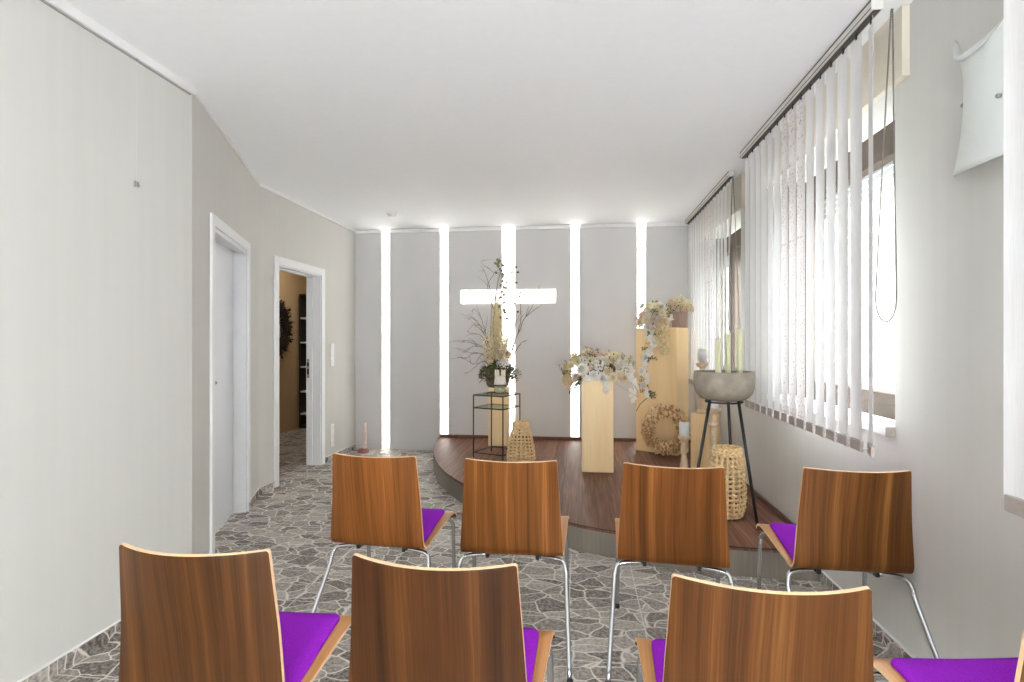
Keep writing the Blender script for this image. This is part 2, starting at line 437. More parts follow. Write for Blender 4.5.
b = MB(); b.box((-4.6, YN, -0.1), (1.75, 8.7, 0)); struct('floor', b, STONE, 'grey crazy-paving stone tile floor', 'floor')
b = MB(); b.box((-4.6, YN, ZC), (1.75, 8.7, ZC+0.1)); struct('ceiling', b, CEIL, 'plain white ceiling over the whole room', 'ceiling')
b = MB(); b.box((XL-0.15, YN, 0), (XL, P1.y, ZC)); struct('wall_left', b, WALL, 'long cream wallpapered wall beside the front row of chairs', 'wall')
A0, A1, DZ = 0.415, 1.407, 2.11
b = MB(); b.M = MSEG
b.box((0, -0.16, 0), (A0, 0, ZC)); b.box((A1, -0.16, 0), (SEG, 0, ZC)); b.box((A0, -0.16, DZ), (A1, 0, ZC))
struct('wall_left_angled', b, WALL, 'slanting cream wall section around the closed white door', 'wall')
D0, D1 = 4.888, 5.758
b = MB()
b.box((XF-0.16, P2.y-0.05, 0), (XF, D0, ZC)); b.box((XF-0.16, D1, 0), (XF, YB, ZC)); b.box((XF-0.16, D0, DZ), (XF, D1, ZC))
struct('wall_left_far', b, WALL, 'cream wall section around the open doorway', 'wall')
b = MB(); b.box((XF-0.16, YB, 0), (1.75, YB+0.15, ZC)); struct('wall_back', b, WHITE, 'white back wall glowing between the grey panels', 'wall')
WY = [(0.3, 1.55), (2.594, 4.15), (4.90, 6.25)]
WZ0, WZ1 = 0.97, 2.50
b = MB()
b.box((XR, YN, 0), (XR+0.3, YB, WZ0)); b.box((XR, YN, WZ1), (XR+0.3, YB, ZC))
ys = [YN] + [y for w in WY for y in w] + [YB]
for i in range(0, len(ys), 2): b.box((XR, ys[i], WZ0), (XR+0.3, ys[i+1], WZ1))
struct('wall_right', b, WALL, 'cream wall with the windows and hanging blinds', 'wall')
b = MB(); b.box((-4.6, 4.1, 0), (-4.42, 8.7, ZC)); struct('wall_corridor', b, TAN, 'tan wall seen through the open doorway behind the dark wreath', 'wall')
b = MB(); b.box((-4.42, 8.55, 0), (-2.85, 8.7, ZC)); struct('wall_corridor_end', b, TAN, 'tan end wall behind the dark bookcase past the doorway', 'wall')
b = MB(); b.box((-4.42, 4.1, 0), (XF, 4.2, ZC)); b.box((XF-0.16, YB+0.15, 0), (XF, 8.55, ZC)); struct('wall_corridor_near', b, TAN, 'tan return wall of the side room past the doorway', 'wall')

b = MB(); RX0, RX1, RZ0, RZ1 = -0.6, 1.25, 0.35, 2.2  # opening is unseen, invented and sized to let in fill daylight
b.box((XL-0.15, YN-0.2, 0), (RX0, YN, ZC)); b.box((RX1, YN-0.2, 0), (XR+0.3, YN, ZC)); b.box((RX0, YN-0.2, 0), (RX1, YN, RZ0)); b.box((RX0, YN-0.2, RZ1), (RX1, YN, ZC))
struct('wall_rear', b, WALL, 'cream wall with a wide window opening behind the viewer', 'wall')
# baseboards (same stone) and white caulk line on top
def baseboard(name, mbf, label):
    b = MB(); mbf(b, 0.010, 0.0, 0.062, 0); mbf(b, 0.011, 0.062, 0.067, 1)
    o = b.build(name, [STONE, MOULD]); tag(o, label, 'baseboard', kind='structure')
baseboard('baseboard_left', lambda b, t, z0, z1, mi: b.box((XL, YN, z0), (XL+t, P1.y, z1), mi=mi), 'stone tile skirting at the foot of the long cream wall')
def bb2(b, t, z0, z1, mi):
    b.M = MSEG; b.box((0, 0, z0), (A0-0.07, t, z1), mi=mi); b.box((A1+0.07, 0, z0), (SEG, t, z1), mi=mi); b.M = Matrix.Identity(4)
    b.box((XF, P2.y, z0), (XF+t, D0-0.075, z1), mi=mi); b.box((XF, D1+0.11, z0), (XF+t, YB-0.08, z1), mi=mi)
baseboard('baseboard_left_far', bb2, 'stone tile skirting between and beside the two white doorframes')
baseboard('baseboard_right', lambda b, t, z0, z1, mi: b.box((XR-t, YN, z0), (XR, 3.30, z1), mi=mi), 'stone tile skirting under the windows behind the chairs')

# ceiling trim
b = MB(); b.box((XL, YN, ZC-0.045), (XL+0.022, P1.y, ZC), 0.003, 0); b.box((XL, YN, ZC-0.052), (XL+0.010, P1.y-0.02, ZC-0.045), 0, 1)
o = b.build('trim_1', [MOULD, RAILL]); tag(o, 'white picture rail along the top of the long cream wall', 'trim', kind='structure')
b = MB(); b.M = MSEG; b.box((0, 0, ZC-0.03), (SEG, 0.018, ZC), 0.003); b.M = Matrix.Identity(4)
b.box((XF, P2.y, ZC-0.03), (XF+0.018, YB-0.08, ZC), 0.003)
o = b.build('trim_2', MOULD); tag(o, 'thin white cornice above the two doors', 'trim', kind='structure')
# shutter boxes over the windows
for i, (y0, y1) in enumerate(((2.484, 4.26), (4.77, 6.40), (0.2, 1.66))):
    b = MB(); b.box((XR-0.032, y0, WZ1-0.0), (XR, y1, ZC), 0.002)
    o = b.build('trim_%d' % (i+3), plain('shutter_box_cream_%d' % i, (0.76, 0.70, 0.60), 0.6))
    tag(o, ['cream roller shutter box above the nearer window', 'cream roller shutter box above the far window', 'cream roller shutter box above the third window'][i], 'shutter box', kind='structure')

# ------------------------------------------------------------------ doors
def casing(b, a0, a1, z1, w, t0, t1, mi=0):
    b.box((a0-w, t0, 0), (a0, t1, z1+w), 0.003, mi); b.box((a1, t0, 0), (a1+w, t1, z1+w), 0.003, mi); b.box((a0, t0, z1), (a1, t1, z1+w), 0.003, mi)
r = thing('door_1', 'closed white door set deep in the slanting wall', 'door', kind='structure')
b = MB(); b.M = MSEG
casing(b, A0, A1, DZ, 0.07, 0.0, 0.016)
b.box((A0, -0.16, 0), (A0+0.018, 0, DZ)); b.box((A1-0.018, -0.16, 0), (A1, 0, DZ)); b.box((A0+0.018, -0.16, DZ-0.018), (A1-0.018, 0, DZ))
b.box((A0+0.018, -0.11, DZ-0.03), (A1-0.018, -0.095, DZ-0.018)); b.box((A0+0.018, -0.005, DZ-0.026), (A1-0.018, 0.0, DZ-0.018))
b.build('door_frame', WHITE, r)
b = MB(); b.M = MSEG; b.box((A0+0.02, -0.135, 0.008), (A1-0.02, -0.095, DZ-0.022), 0.003); lf = b.build('door_leaf', DOORW, r)
b = MB(); b.M = MSEG
b.box((A0+0.06, -0.095, 0.98), (A0+0.10, -0.088, 1.20), 0.002); b.tube([(A0+0.08, -0.09, 1.10), (A0+0.08, -0.045, 1.10), (A0+0.10, -0.037, 1.10), (A0+0.21, -0.035, 1.10)], 0.011)
b.build('door_handle', plain('dark_steel', (0.12, 0.12, 0.125), 0.35, metal=0.6), lf)
b = MB(); b.M = MSEG; b.box((A1-0.006, 0.016, 0.045), (A1+0.012, 0.034, 0.065), 0.004); b.build('door_stop', STEEL, r)

r = thing('door_2', 'white frame of the open doorway to the tan side room', 'door', kind='structure')
MX = Matrix(((0, 1, 0, XF), (1, 0, 0, 0), (0, 0, 1, 0), (0, 0, 0, 1)))      # local x = world Y, local y = world X - XF
b = MB(); b.M = MX
casing(b, D0, D1, DZ, 0.075, 0.0, 0.016)
b.box((D0, -0.165, 0), (D0+0.012, 0, DZ)); b.box((D1-0.012, -0.165, 0), (D1, 0, DZ)); b.box((D0+0.012, -0.165, DZ-0.012), (D1-0.012, 0, DZ))
b.box((D1-0.024, -0.122, 0), (D1-0.012, -0.09, DZ-0.012), 0.002); b.box((D0+0.012, -0.112, 0), (D0+0.03, -0.07, DZ-0.012), 0.002)
b.box((D0+0.03, -0.112, DZ-0.03), (D1-0.03, -0.07, DZ-0.012), 0.002)
casing(b, D0, D1, DZ, 0.06, -0.172, -0.16)
b.build('door_frame', WHITE, r)
b = MB(); b.M = MX; b.box((D1-0.0135, -0.158, 0.97), (D1-0.0118, -0.128, 1.18), 0.001); b.build('strike_plate', STEEL, r)
b = MB(); b.M = MX; b.box((D1-0.0142, -0.153, 1.10), (D1-0.0134, -0.134, 1.14)); b.box((D1-0.0142, -0.153, 1.01), (D1-0.0134, -0.134, 1.07)); b.build('latch_hole', BLACKP, r)

# ------------------------------------------------------------------ back wall: panels, light strips, cross
PX = [(-2.85, -2.496), (-2.394, -1.736), (-1.628, -0.946), (-0.788, -0.096), (0.004, 0.698), (0.798, 1.385)]
PF = 6.70
lab = ['narrow grey wall panel in the corner beside the open doorway', 'grey wall panel second from the doorway, behind no ornament',
       'grey wall panel behind the twig arrangement, crossed by one arm of the lit cross', 'grey wall panel crossed by the window-side arm of the lit cross',
       'grey wall panel between the two maple pillars', 'grey wall panel in the window corner behind the tallest pillar']
for (x0, x1), lb in zip(PX, lab):
    low = 0.205 if x0 > -1.2 else (0.0)
    t = thing('wall_panel', lb, 'wall panel', ((x0+x1)/2, PF, 0), 0, 'grey panels on the back wall')
    h = (x1-x0)/2
    b = MB(); b.box((-h, 0, low), (h, YB-PF, ZC-0.045), 0.003); b.build('board', PANEL, t)
    b = MB(); b.box((-h, -0.012, ZC-0.045), (h, YB-PF, ZC-0.001), 0.004); b.build('cornice', MOULD, t)
SXs = [(-2.496, -2.394), (-1.736, -1.628), (-0.946, -0.788), (-0.096, 0.004), (0.698, 0.798)]
lab = ['vertical light strip nearest the open doorway', 'vertical light strip just clear of the lit cross on the doorway side', None,
       'vertical light strip behind the flowers on the middle pillar', 'vertical light strip behind the tallest maple pillar']
def strip(b, x0, x1, z0, z1):
    b.box((x0+0.002, YB-0.035, z0), (x1-0.002, YB-0.001, z1))
for (x0, x1), lb in zip(SXs, lab):
    z0 = 0.05 if x1 < -1.7 else 0.205
    if lb:
        b = MB(); strip(b, x0, x1, z0, ZC-0.002); o = b.build('light_strip', STRIP); tag(o, lb, 'light strip', 'light strips between the panels')
    else:
        c = thing('illuminated_cross', 'glowing white wall cross with a full-height upright', 'cross')
        b = MB(); b.box((x0+0.002, PF-0.008, z0), (x1-0.002, YB-0.001, ZC-0.002)); b.build('upright', CROSSE, c)
        b = MB(); b.box((-1.465, PF-0.012, 1.85), (-0.287, PF-0.0005, 2.012)); b.build('crossbar', CROSSE, c)

# ------------------------------------------------------------------ stage
ST = 0.171
curve = cat([(1.372, 3.325, 0), (0.955, 3.335, 0), (0.58, 3.39, 0), (0.216, 3.52, 0), (-0.086, 3.668, 0), (-0.55, 4.03, 0), (-0.969, 4.53, 0), (-1.306, 5.08, 0), (-1.59, 5.85, 0), (-1.76, 6.695, 0)], 6)
st = thing('stage', 'low curved stage with dark plank floor and grey riser', 'stage')
vs = [(p.x, p.y, 0.0) for p in curve] + [(1.372, 6.695, 0.0)]
n = len(vs)
b = MB(); b.add([(x, y, ST-0.02) for x, y, z in vs] + [(x, y, ST-0.0015) for x, y, z in vs], [tuple(range(2*n-1, n-1, -1))[::1], tuple(range(n))] + [(i, i+n, (i+1) % n+n, (i+1) % n) for i in range(n)])
b.build('plank_deck', PLANK, st)
b = MB(); k = len(curve)
b.add([(p.x, p.y, 0) for p in curve] + [(p.x, p.y, ST-0.02) for p in curve], [(i, i+k, i+k+1, i+1) for i in range(k-1)], 0, True)
inn = [V((p.x, p.y, 0)) + (V((1.4, 6.6, 0))-V((p.x, p.y, 0))).normalized()*0.02 for p in curve]
b.add([tuple(p) for p in inn] + [(p.x, p.y, ST-0.02) for p in inn], [(i, i+1, i+k+1, i+k) for i in range(k-1)], 0, True)
b.build('riser', RISER, st)
b = MB(); b.tube([(p.x, p.y, ST-0.002) for p in curve], 0.004, 6); b.build('edge_strip', BLACKM, st)
b = MB(); b.box((-1.74, 6.682, ST), (1.355, 6.698, ST+0.036), 0.003); b.box((1.357, 3.36, ST), (1.372, 6.682, ST+0.04), 0.003); b.build('skirting', SKIRT, st)

# ------------------------------------------------------------------ windows
for i, (y0, y1) in enumerate(WY):
    r = thing('window_%d' % (i+1), ['third window behind the blind at the picture edge', 'nearer window with grey-brown frame behind the long blind', 'far window with grey-brown frame beside the back wall'][i], 'window', kind='structure')
    X0, X1 = XR+0.115, XR+0.185
    fw = 0.07
    b = MB()
    b.box((X0, y0, WZ0+0.03), (X1, y0+fw, WZ1), 0.004); b.box((X0, y1-fw, WZ0+0.03), (X1, y1, WZ1), 0.004)
    b.box((X0, y0+fw, WZ0+0.03), (X1, y1-fw, WZ0+0.03+fw), 0.004); b.box((X0, y0+fw, WZ1-0.10-fw), (X1, y1-fw, WZ1-0.06), 0.004)
    ym = y0+(y1-y0)*0.79 if i == 1 else (y0+y1)/2
    b.box((X0, ym-0.05, WZ0+0.03+fw), (X1, ym+0.05, WZ1-0.10-fw), 0.004)
    b.build('window_frame', TAUPE, r)
    for (a, c) in ((y0+fw, ym-0.05), (ym+0.05, y1-fw)):
        b = MB(); z0, z1 = WZ0+0.03+fw, WZ1-0.10-fw; s = 0.055
        b.box((X0-0.012, a, z0), (X1-0.02, a+s, z1), 0.004); b.box((X0-0.012, c-s, z0), (X1-0.02, c, z1), 0.004)
        b.box((X0-0.012, a+s, z0), (X1-0.02, c-s, z0+s), 0.004); b.box((X0-0.012, a+s, z1-s), (X1-0.02, c-s, z1), 0.004)
        sa = b.build('sash', TAUPE, r)
        b = MB(); b.box((X0+0.02, a+s, z0+s), (X0+0.024, c-s, z1-s)); b.build('pane', GLASS, sa)
    # partly lowered outside shutter
    b = MB()
    for k in range(7): b.box((X1+0.02, y0+0.02, WZ1-0.33+k*0.037), (X1+0.032, y1-0.02, WZ1-0.33+k*0.037+0.033), 0.003)
    b.build('shutter_slats', plain('shutter_pvc_%d' % i, (0.75, 0.76, 0.78), 0.5), r)
    b = MB(); b.box((XR-0.035, y0+0.0, WZ0-0.012), (X0, y1, WZ0+0.028), 0.004); b.build('window_sill', MOULD, r)
    b = MB(); b.box((XR-0.038, y0-0.003, WZ0-0.014), (XR-0.002, y0+0.004, WZ0+0.03), 0.001); b.build('sill_cap', WEIGHT, r)

# ------------------------------------------------------------------ vertical blinds
def slat_mesh(w=0.121, z0=0.0, z1=1.8, sag=0.008):
    b = MB(); vs = []; nz, nx = 2, 6
    for j in range(nz+1):
        for i in range(nx+1):
            u = i/nx*2-1
            vs.append((sag*(1-u*u), u*w/2, z0+(z1-z0)*j/nz))
    b.add(vs, [(j*(nx+1)+i, j*(nx+1)+i+1, (j+1)*(nx+1)+i+1, (j+1)*(nx+1)+i) for j in range(nz) for i in range(nx)], 0, True)
    return b
ZT, ZBT = 2.752, 0.895
def beads(b, pts, r=0.0028, step=0.012):
    pts = [V(p) for p in pts]; acc = 0
    for p, q in zip(pts[:-1], pts[1:]):
        l = (q-p).length; k = step-acc
        while k < l:
            b.ball(p.lerp(q, k/l), r, 0, 4); k += step
        acc = l-(k-step)
def blind(label, X, y0, y1, ys, phi, pattern=(), chain=None, odd={}):
    t = thing('vertical_blind', label, 'blind', (X, y0, ZBT), 0, 'vertical blinds on the windows')
    b = MB(); b.box((-0.024, 0.0, ZT-ZBT), (0.024, y1-y0, ZC-ZBT), 0.003)
    b.box((-0.0245, 0.002, ZT-ZBT+0.006), (-0.0236, y1-y0, ZT-ZBT+0.011), 0, 1)
    b.box((-0.014, 0.004, ZT-ZBT-0.004), (0.014, y1-y0-0.01, ZT-ZBT+0.001), 0, 1)
    b.box((-0.0245, 0.002, ZC-ZBT-0.012), (-0.0236, y1-y0, ZC-ZBT-0.004), 0, 1)  # dark strip painted for the shadow line between track and ceiling
    b.build('headrail', [RAIL, RAILD], t)
    base = patt = wt = None
    rng = random.Random(5)
    for i, y in enumerate(ys):
        a = phi+rng.uniform(-0.035, 0.035) + odd.get(i, 0)
        loc = (0, y-y0, 0); rot = (0, 0, -a)
        ispat = i in pattern
        src = patt if ispat else base
        if src is None:
            s = slat_mesh(z0=0.035, z1=ZT-ZBT-0.02).build('patterned_slat' if ispat else 'slat', SLATP if ispat else SLAT, t, loc, rot)
            if ispat: patt = s; s['label'] = 'slat in a mottled pink-grey fabric'
            else: base = s
        else:
            s = src.copy(); COL.objects.link(s); s.location = loc; s.rotation_euler = rot
        if wt is None:
            b = MB(); b.box((-0.005, -0.053, 0), (0.010, 0.053, 0.048), 0.003); wt = b.build('weight', WEIGHT, s)
            cl = MB(); cl.box((-0.002, -0.006, ZT-ZBT-0.03), (0.004, 0.006, ZT-ZBT), 0.001); carr = cl.build('carrier', BLACKP, s)
        else:
            for q in (wt, carr):
                w2 = q.copy(); COL.objects.link(w2); w2.parent = s
    b = MB()
    for side in (-0.0635,):
        for ya, yb in zip(ys[:-1], ys[1:]):
            pa = V((0.0, ya-y0+side+0.06, 0.03)); pb = V((0.0, yb-y0+side+0.06, 0.03))
            mid = pa.lerp(pb, 0.5)-V((0, 0, 0.012)); b.tube([pa, mid, pb], 0.0012, 4)
    b.build('spacer_chain', PLASTIC, t)
    if chain:
        (xa, ya, xb, yb, zb, xt) = chain       # two strand tops and the loop bottom
        top = ZT-ZBT; pts = [(xt, ya, top), (xa*0.6+xt*0.4, ya, zb+0.6), (xa, ya, zb+0.10)]
        for k in range(0, 13):
            a = PI*k/12; pts.append((xa+(xb-xa)*(1-math.cos(a))/2, ya+(yb-ya)*(1-math.cos(a))/2, zb+0.10-0.10*math.sin(a)))
        pts += [(xb*0.6+xt*0.4, yb, zb+0.7), (xt+0.008, yb, top)]
        b = MB(); b.tube(pts, 0.0024, 5); beads(b, pts, 0.0042, 0.011); b.build('pull_chain', plain('grey_beads', srgb(120, 114, 108), 0.5), t)
    return t
Y1s = [2.475+0.1215*i for i in range(15)]
blind('long white vertical blind over the nearer window, three slats mottled', 1.225, 2.42, 4.28, Y1s, 0.05, (7, 6, 8), (-0.005, 0.005, 0.078, 0.01, 1.459-ZBT, 0.055), {0: 0.28})
Y2s = [4.80+0.1215*i for i in range(15)]
blind('white vertical blind over the far window beside the grey panels', 1.262, 4.73, 6.60, Y2s, 0.06, (5, 6, 7), (-0.035, -0.03, 0.055, -0.02, 1.446-ZBT, 0.0), {0: 0.1})
Y3s = [0.33+0.1215*i for i in range(12)]
blind('white vertical blind cut off by the picture edge beyond the wall lamp', 1.21, 0.25, 1.80, Y3s, 0.05)

# ------------------------------------------------------------------ wall fittings
# hourglass glass sconce: a bent plate
t = thing('wall_lamp', 'frosted hourglass glass wall lamp between the blinds', 'wall lamp', (XR, 2.0, 2.235))
b = MB(); vs = []; fs = []; nu, nv = 16, 20
for j in range(nv+1):
    v_ = -1+2*j/nv; q = abs(v_)
    hw = 0.122+0.065*q**2.2; bul = 0.068+0.012*q**2
    for i in range(nu+1):
        u = -1+2*i/nu
        z = v_*0.25 + (-0.155*max(0, v_)**3 - 0.03*max(0, -v_)**3)*(1-u*u)
        vs.append((-0.012-bul*(1-u*u), hw*u, z))
for j in range(nv):
    for i in range(nu): a = j*(nu+1)+i; fs.append((a, a+nu+1, a+nu+2, a+1))
b.add(vs, fs, 0, True); g = b.build('glass_shade', LAMPGLASS, t)
md = g.modifiers.new('thickness', 'SOLIDIFY'); md.thickness = 0.005; md.offset = 0
for yy, xx, zz_ in ((-0.085, -0.055, -0.072), (0.112, -0.032, -0.02)):
    b = MB(); b.lathe([(0.0001, 0.008), (0.005, 0.008), (0.0075, 0.004), (0.0075, -0.004)], 12, M=Matrix.Translation((xx, yy, zz_)) @ Matrix.Rotation(-PI/2, 4, 'Y')); b.build('screw', STEEL, t)
b = MB(); b.box((-0.012, -0.05, -0.10), (0, 0.05, 0.10), 0.003); b.tube([(-0.012, 0, 0.0), (-0.05, 0, 0.0)], 0.015); b.build('back_plate', PLASTIC, t)

t = thing('smoke_detector', 'small round white smoke detector on the ceiling', 'smoke detector', (-2.06, 5.84, ZC-0.001))
b = MB(); b.lathe([(0.052, 0), (0.052, -0.012), (0.045, -0.018), (0.040, -0.036), (0.030, -0.042), (0.0001, -0.043)], 24); b.build('housing', PLASTIC, t)
b = MB(); b.lathe([(0.0415, -0.022), (0.0435, -0.024), (0.0435, -0.029), (0.0415, -0.031)], 24, cap=False); b.build('vent_ring', PLASTIC, t)

t = thing('picture_hook', 'picture hook hanging on a thin line from the rail', 'hook', (XL+0.008, 2.416, 2.13))
b = MB(); b.tube([(0, 0, 0.03), (0.004, 0, 0.62)], 0.0005, 5); b.build('cord', PLASTIC, t)
b = MB(); b.box((-0.005, -0.012, 0), (0.004, -0.006, 0.030), 0.002); b.box((-0.005, 0.005, 0.002), (0.004, 0.011, 0.029), 0.002)
b.tube([(0.004, 0.0, 0.006), (0.014, 0.0, 0.002), (0.016, 0, 0.012)], 0.002, 6); b.build('hook_body', WEIGHT, t)
b = MB(); b.box((-0.004, -0.004, 0.618), (0.008, 0.004, 0.628), 0.002); b.build('clip', STEEL, t)

def wall_plate(name, lab_, cat_, z0, z1, rocker):
    t = thing(name, lab_, cat_, (XF, 6.034, z0)); hh = z1-z0
    b = MB(); b.box((0, -0.042, 0), (0.010, 0.042, hh), 0.003); b.build('frame_plate', PLASTIC, t)
    for k in range(3):
        zc = hh*(k+0.5)/3
        b = MB()
        if rocker: b.box((0.009, -0.029, zc-0.029), (0.015, 0.029, zc+0.029), 0.003)
        else: b.lathe([(0.0001, 0.004), (0.019, 0.004), (0.021, 0.016), (0.027, 0.016), (0.027, 0.006)], 20, M=Matrix.Translation((0, 0, zc)) @ Matrix.Rotation(PI/2, 4, 'Y'))
        b.build('rocker' if rocker else 'socket_insert', WHITE, t)
wall_plate('light_switch', 'white triple light switch beside the open doorway', 'light switch', 1.09, 1.35, True)
wall_plate('wall_socket', 'white triple wall socket low beside the open doorway', 'socket', 0.155, 0.415, False)

# ------------------------------------------------------------------ chairs
prof = cat([(-0.266, 0.855, 0), (-0.246, 0.75, 0), (-0.226, 0.65, 0), (-0.212, 0.55, 0), (-0.203, 0.48, 0), (-0.194, 0.446, 0), (-0.172, 0.424, 0), (-0.134, 0.419, 0), (-0.06, 0.427, 0), (0.05, 0.446, 0), (0.14, 0.461, 0), (0.195, 0.466, 0), (0.235, 0.459, 0), (0.264, 0.426, 0)], 4)
prof = [(p.x, p.y) for p in prof]
def shell_mb():
    arc = [0]
    for a, c in zip(prof[:-1], prof[1:]): arc.append(arc[-1]+math.dist(a, c))
    tot = arc[-1]
    # extra rows at both rounded ends
    rows = sorted(set(arc + [0.001, 0.003, 0.005, 0.008, tot-0.003, tot-0.012, tot-0.025]))
    def at(s):
        for i in range(len(arc)-1):
            if arc[i] <= s <= arc[i+1]+1e-9:
                f = (s-arc[i])/(arc[i+1]-arc[i]); a, c = prof[i], prof[i+1]
                return a[0]+(c[0]-a[0])*f, a[1]+(c[1]-a[1])*f, (c[0]-a[0])/(arc[i+1]-arc[i]), (c[1]-a[1])/(arc[i+1]-arc[i])
        return prof[-1][0], prof[-1][1], 0, -1
    sb = arc[6*4]                     # bend
    nx = 16; top = []; bot = []; th = 0.011
    for s in rows:
        y, z, ty, tz = at(s)
        if s < sb: hw = 0.2045+0.029*(s/sb)
        else: hw = 0.2335+0.025*((s-sb)/(tot-sb))
        for d, r in ((s, 0.007), (tot-s, 0.02)):
            if d < r: hw -= r-math.sqrt(max(0, r*r-(r-d)**2))
        cv = 0.050*max(0, 1-s/(sb*1.05))**0.8 + 0.006
        if s > sb*1.05: cv = 0.006*max(0, 1-(s-sb*1.05)/0.08)
        n = (tz, -ty)                # normal of the profile (y,z), pointing to the sitter? chosen below
        for i in range(nx+1):
            u = -1+2*i/nx
            dish = 0.006*(u*u) if s > sb*1.15 else 0.0
            yy = y+cv*u*u; zz = z+dish
            top.append((u*hw, yy-n[0]*th/2, zz-n[1]*th/2)); bot.append((u*hw, yy+n[0]*th/2, zz+n[1]*th/2))
    return top, bot, len(rows), nx
def make_chair(label, loc, rz):
    t = thing('stacking_chair', label, 'chair', loc, rz, 'walnut chairs with purple pads in two rows')
    top, bot, nr, nx = shell_mb(); w = nx+1
    b = MB(); nv = len(top); fsf = []; fsb = []; rim = []
    for j in range(nr-1):
        for i in range(nx):
            a = j*w+i
            fsf.append((a, a+1, a+w+1, a+w)); fsb.append((nv+a, nv+a+w, nv+a+w+1, nv+a+1))
    ring = [i for i in range(w)] + [j*w+nx for j in range(1, nr)] + [(nr-1)*w+i for i in range(nx-1, -1, -1)] + [j*w for j in range(nr-2, 0, -1)]
    for a, c in zip(ring, ring[1:]+ring[:1]): rim.append((a, nv+a, nv+c, c))
    b.add(top+bot, [], 0)
    for f in fsf: b.f.append(f); b.mi.append(1); b.sm.append(True)
    for f in fsb: b.f.append(f); b.mi.append(0); b.sm.append(True)
    # rim uses its own vertices so that the edge stays crisp
    b.add([top[i] for i in ring]+[bot[i] for i in ring], [(k, len(ring)+k, len(ring)+(k+1) % len(ring), (k+1) % len(ring)) for k in range(len(ring))], 2, False)
    b.build('seat_shell', [WALNUT, WALNUT_LIT, EDGE], t)
    # felt pad
    b = MB(); vs = []; fs = []; nxx, nyy = 14, 14
    def seat_z(y):
        for a, c in zip(prof[24:-1], prof[25:]):
            if a[0] <= y <= c[0]: return a[1]+(c[1]-a[1])*(y-a[0])/(c[0]-a[0])
        return 0.42
    outline = []
    x1, y0, y1, rc = 0.214, -0.150, 0.208, 0.03
    for cx_, cy_, a0 in ((x1-rc, y1-rc, 0), (-x1+rc, y1-rc, PI/2), (-x1+rc, y0+rc, PI), (x1-rc, y0+rc, 3*PI/2)):
        for k in range(7): a = a0+PI/2*k/6; outline.append((cx_+rc*math.cos(a), cy_+rc*math.sin(a)))
    full = []
    for p, q in zip(outline, outline[1:]+outline[:1]):
        m_ = max(1, int(math.dist(p, q)/0.03))
        for k in range(m_): full.append((p[0]+(q[0]-p[0])*k/m_, p[1]+(q[1]-p[1])*k/m_))
    m_ = len(full); cyy = (y0+y1)/2
    lev = [(1.0, 0.007), (1.0, 0.016), (0.985, 0.0195), (0.75, 0.0200), (0.5, 0.0200), (0.25, 0.0200)]
    for sc, dz in lev:
        for x, y in full:
            X, Y = x*sc, cyy+(y-cyy)*sc; vs.append((X, Y, seat_z(Y)+0.006*(X/0.22)**2+dz))
    for j in range(len(lev)-1):
        for k in range(m_): fs.append((j*m_+k, j*m_+(k+1) % m_, (j+1)*m_+(k+1) % m_, (j+1)*m_+k))
    vs.append((0, cyy, seat_z(cyy)+0.02)); c_ = len(vs)-1
    for k in range(m_): fs.append(((len(lev)-1)*m_+k, (len(lev)-1)*m_+(k+1) % m_, c_))
    b.add(vs, fs, 0, True); b.build('seat_pad', FELT, t)
    # chrome tube legs
    rad = 0.0105
    for sx in (-1, 1):
        rear = cat([(sx*0.262, -0.415, 0.0), (sx*0.247, -0.185, 0.29), (sx*0.243, -0.150, 0.352), (sx*0.228, -0.132, 0.382), (sx*0.18, -0.125, 0.393), (sx*0.12, -0.115, 0.396), (sx*0.090, -0.08, 0.399), (sx*0.08, 0.0, 0.415)], 6)
        b = MB(); b.tube(rear, rad, 10); lg = b.build('leg', CHROME, t)
        b = MB(); b.lathe([(0.012, 0.0), (0.0135, 0.003), (0.013, 0.02), (0.011, 0.024)], 12, M=Matrix.Translation((sx*0.262, -0.415, 0))); b.build('foot_cap', BLACKP, lg)
        front = cat([(sx*0.246, 0.258, 0.0), (sx*0.243, 0.240, 0.35), (sx*0.240, 0.234, 0.405), (sx*0.22, 0.215, 0.432), (sx*0.16, 0.165, 0.437), (sx*0.10, 0.10, 0.430), (sx*0.08, 0.0, 0.415)], 6)
        b = MB(); b.tube(front, rad, 10); lg = b.build('leg', CHROME, t)
        b = MB(); b.lathe([(0.012, 0.0), (0.0135, 0.003), (0.013, 0.02), (0.011, 0.024)], 12, M=Matrix.Translation((sx*0.246, 0.258, 0))); b.build('foot_cap', BLACKP, lg)
        b = MB(); b.box((sx*0.115-0.008, -0.142, 0.386), (sx*0.115+0.008, -0.098, 0.414), 0.002); b.build('mounting_clip', BLACKP, t)
        b = MB(); b.box((sx*0.20-0.008, 0.182, 0.43), (sx*0.20+0.008, 0.214, 0.459), 0.002); b.build('mounting_clip', BLACKP, t)
    return t
chairs = [(-0.926, 2.632, 3.9, 'walnut chair in the far row, the one nearest the doors'),
          (-0.304, 2.607, -0.8, 'walnut chair in the far row, second from the doors'),
          (0.416, 2.584, 5.7, 'walnut chair in the far row, second from the window wall'),
          (1.134, 2.603, 1.1, 'walnut chair in the far row, right against the window wall'),
          (-0.978, 1.492, -0.7, 'walnut chair in the near row, beside the long cream wall'),
          (-0.341, 1.489, 2.0, 'walnut chair in the near row, second from the cream wall'),
          (0.420, 1.462, 2.2, 'walnut chair in the near row with the broadest visible back, third from the cream wall'),
          (1.098, 1.475, -7.5, 'walnut chair in the near row by the window wall, mostly purple pad showing')]
proto = None
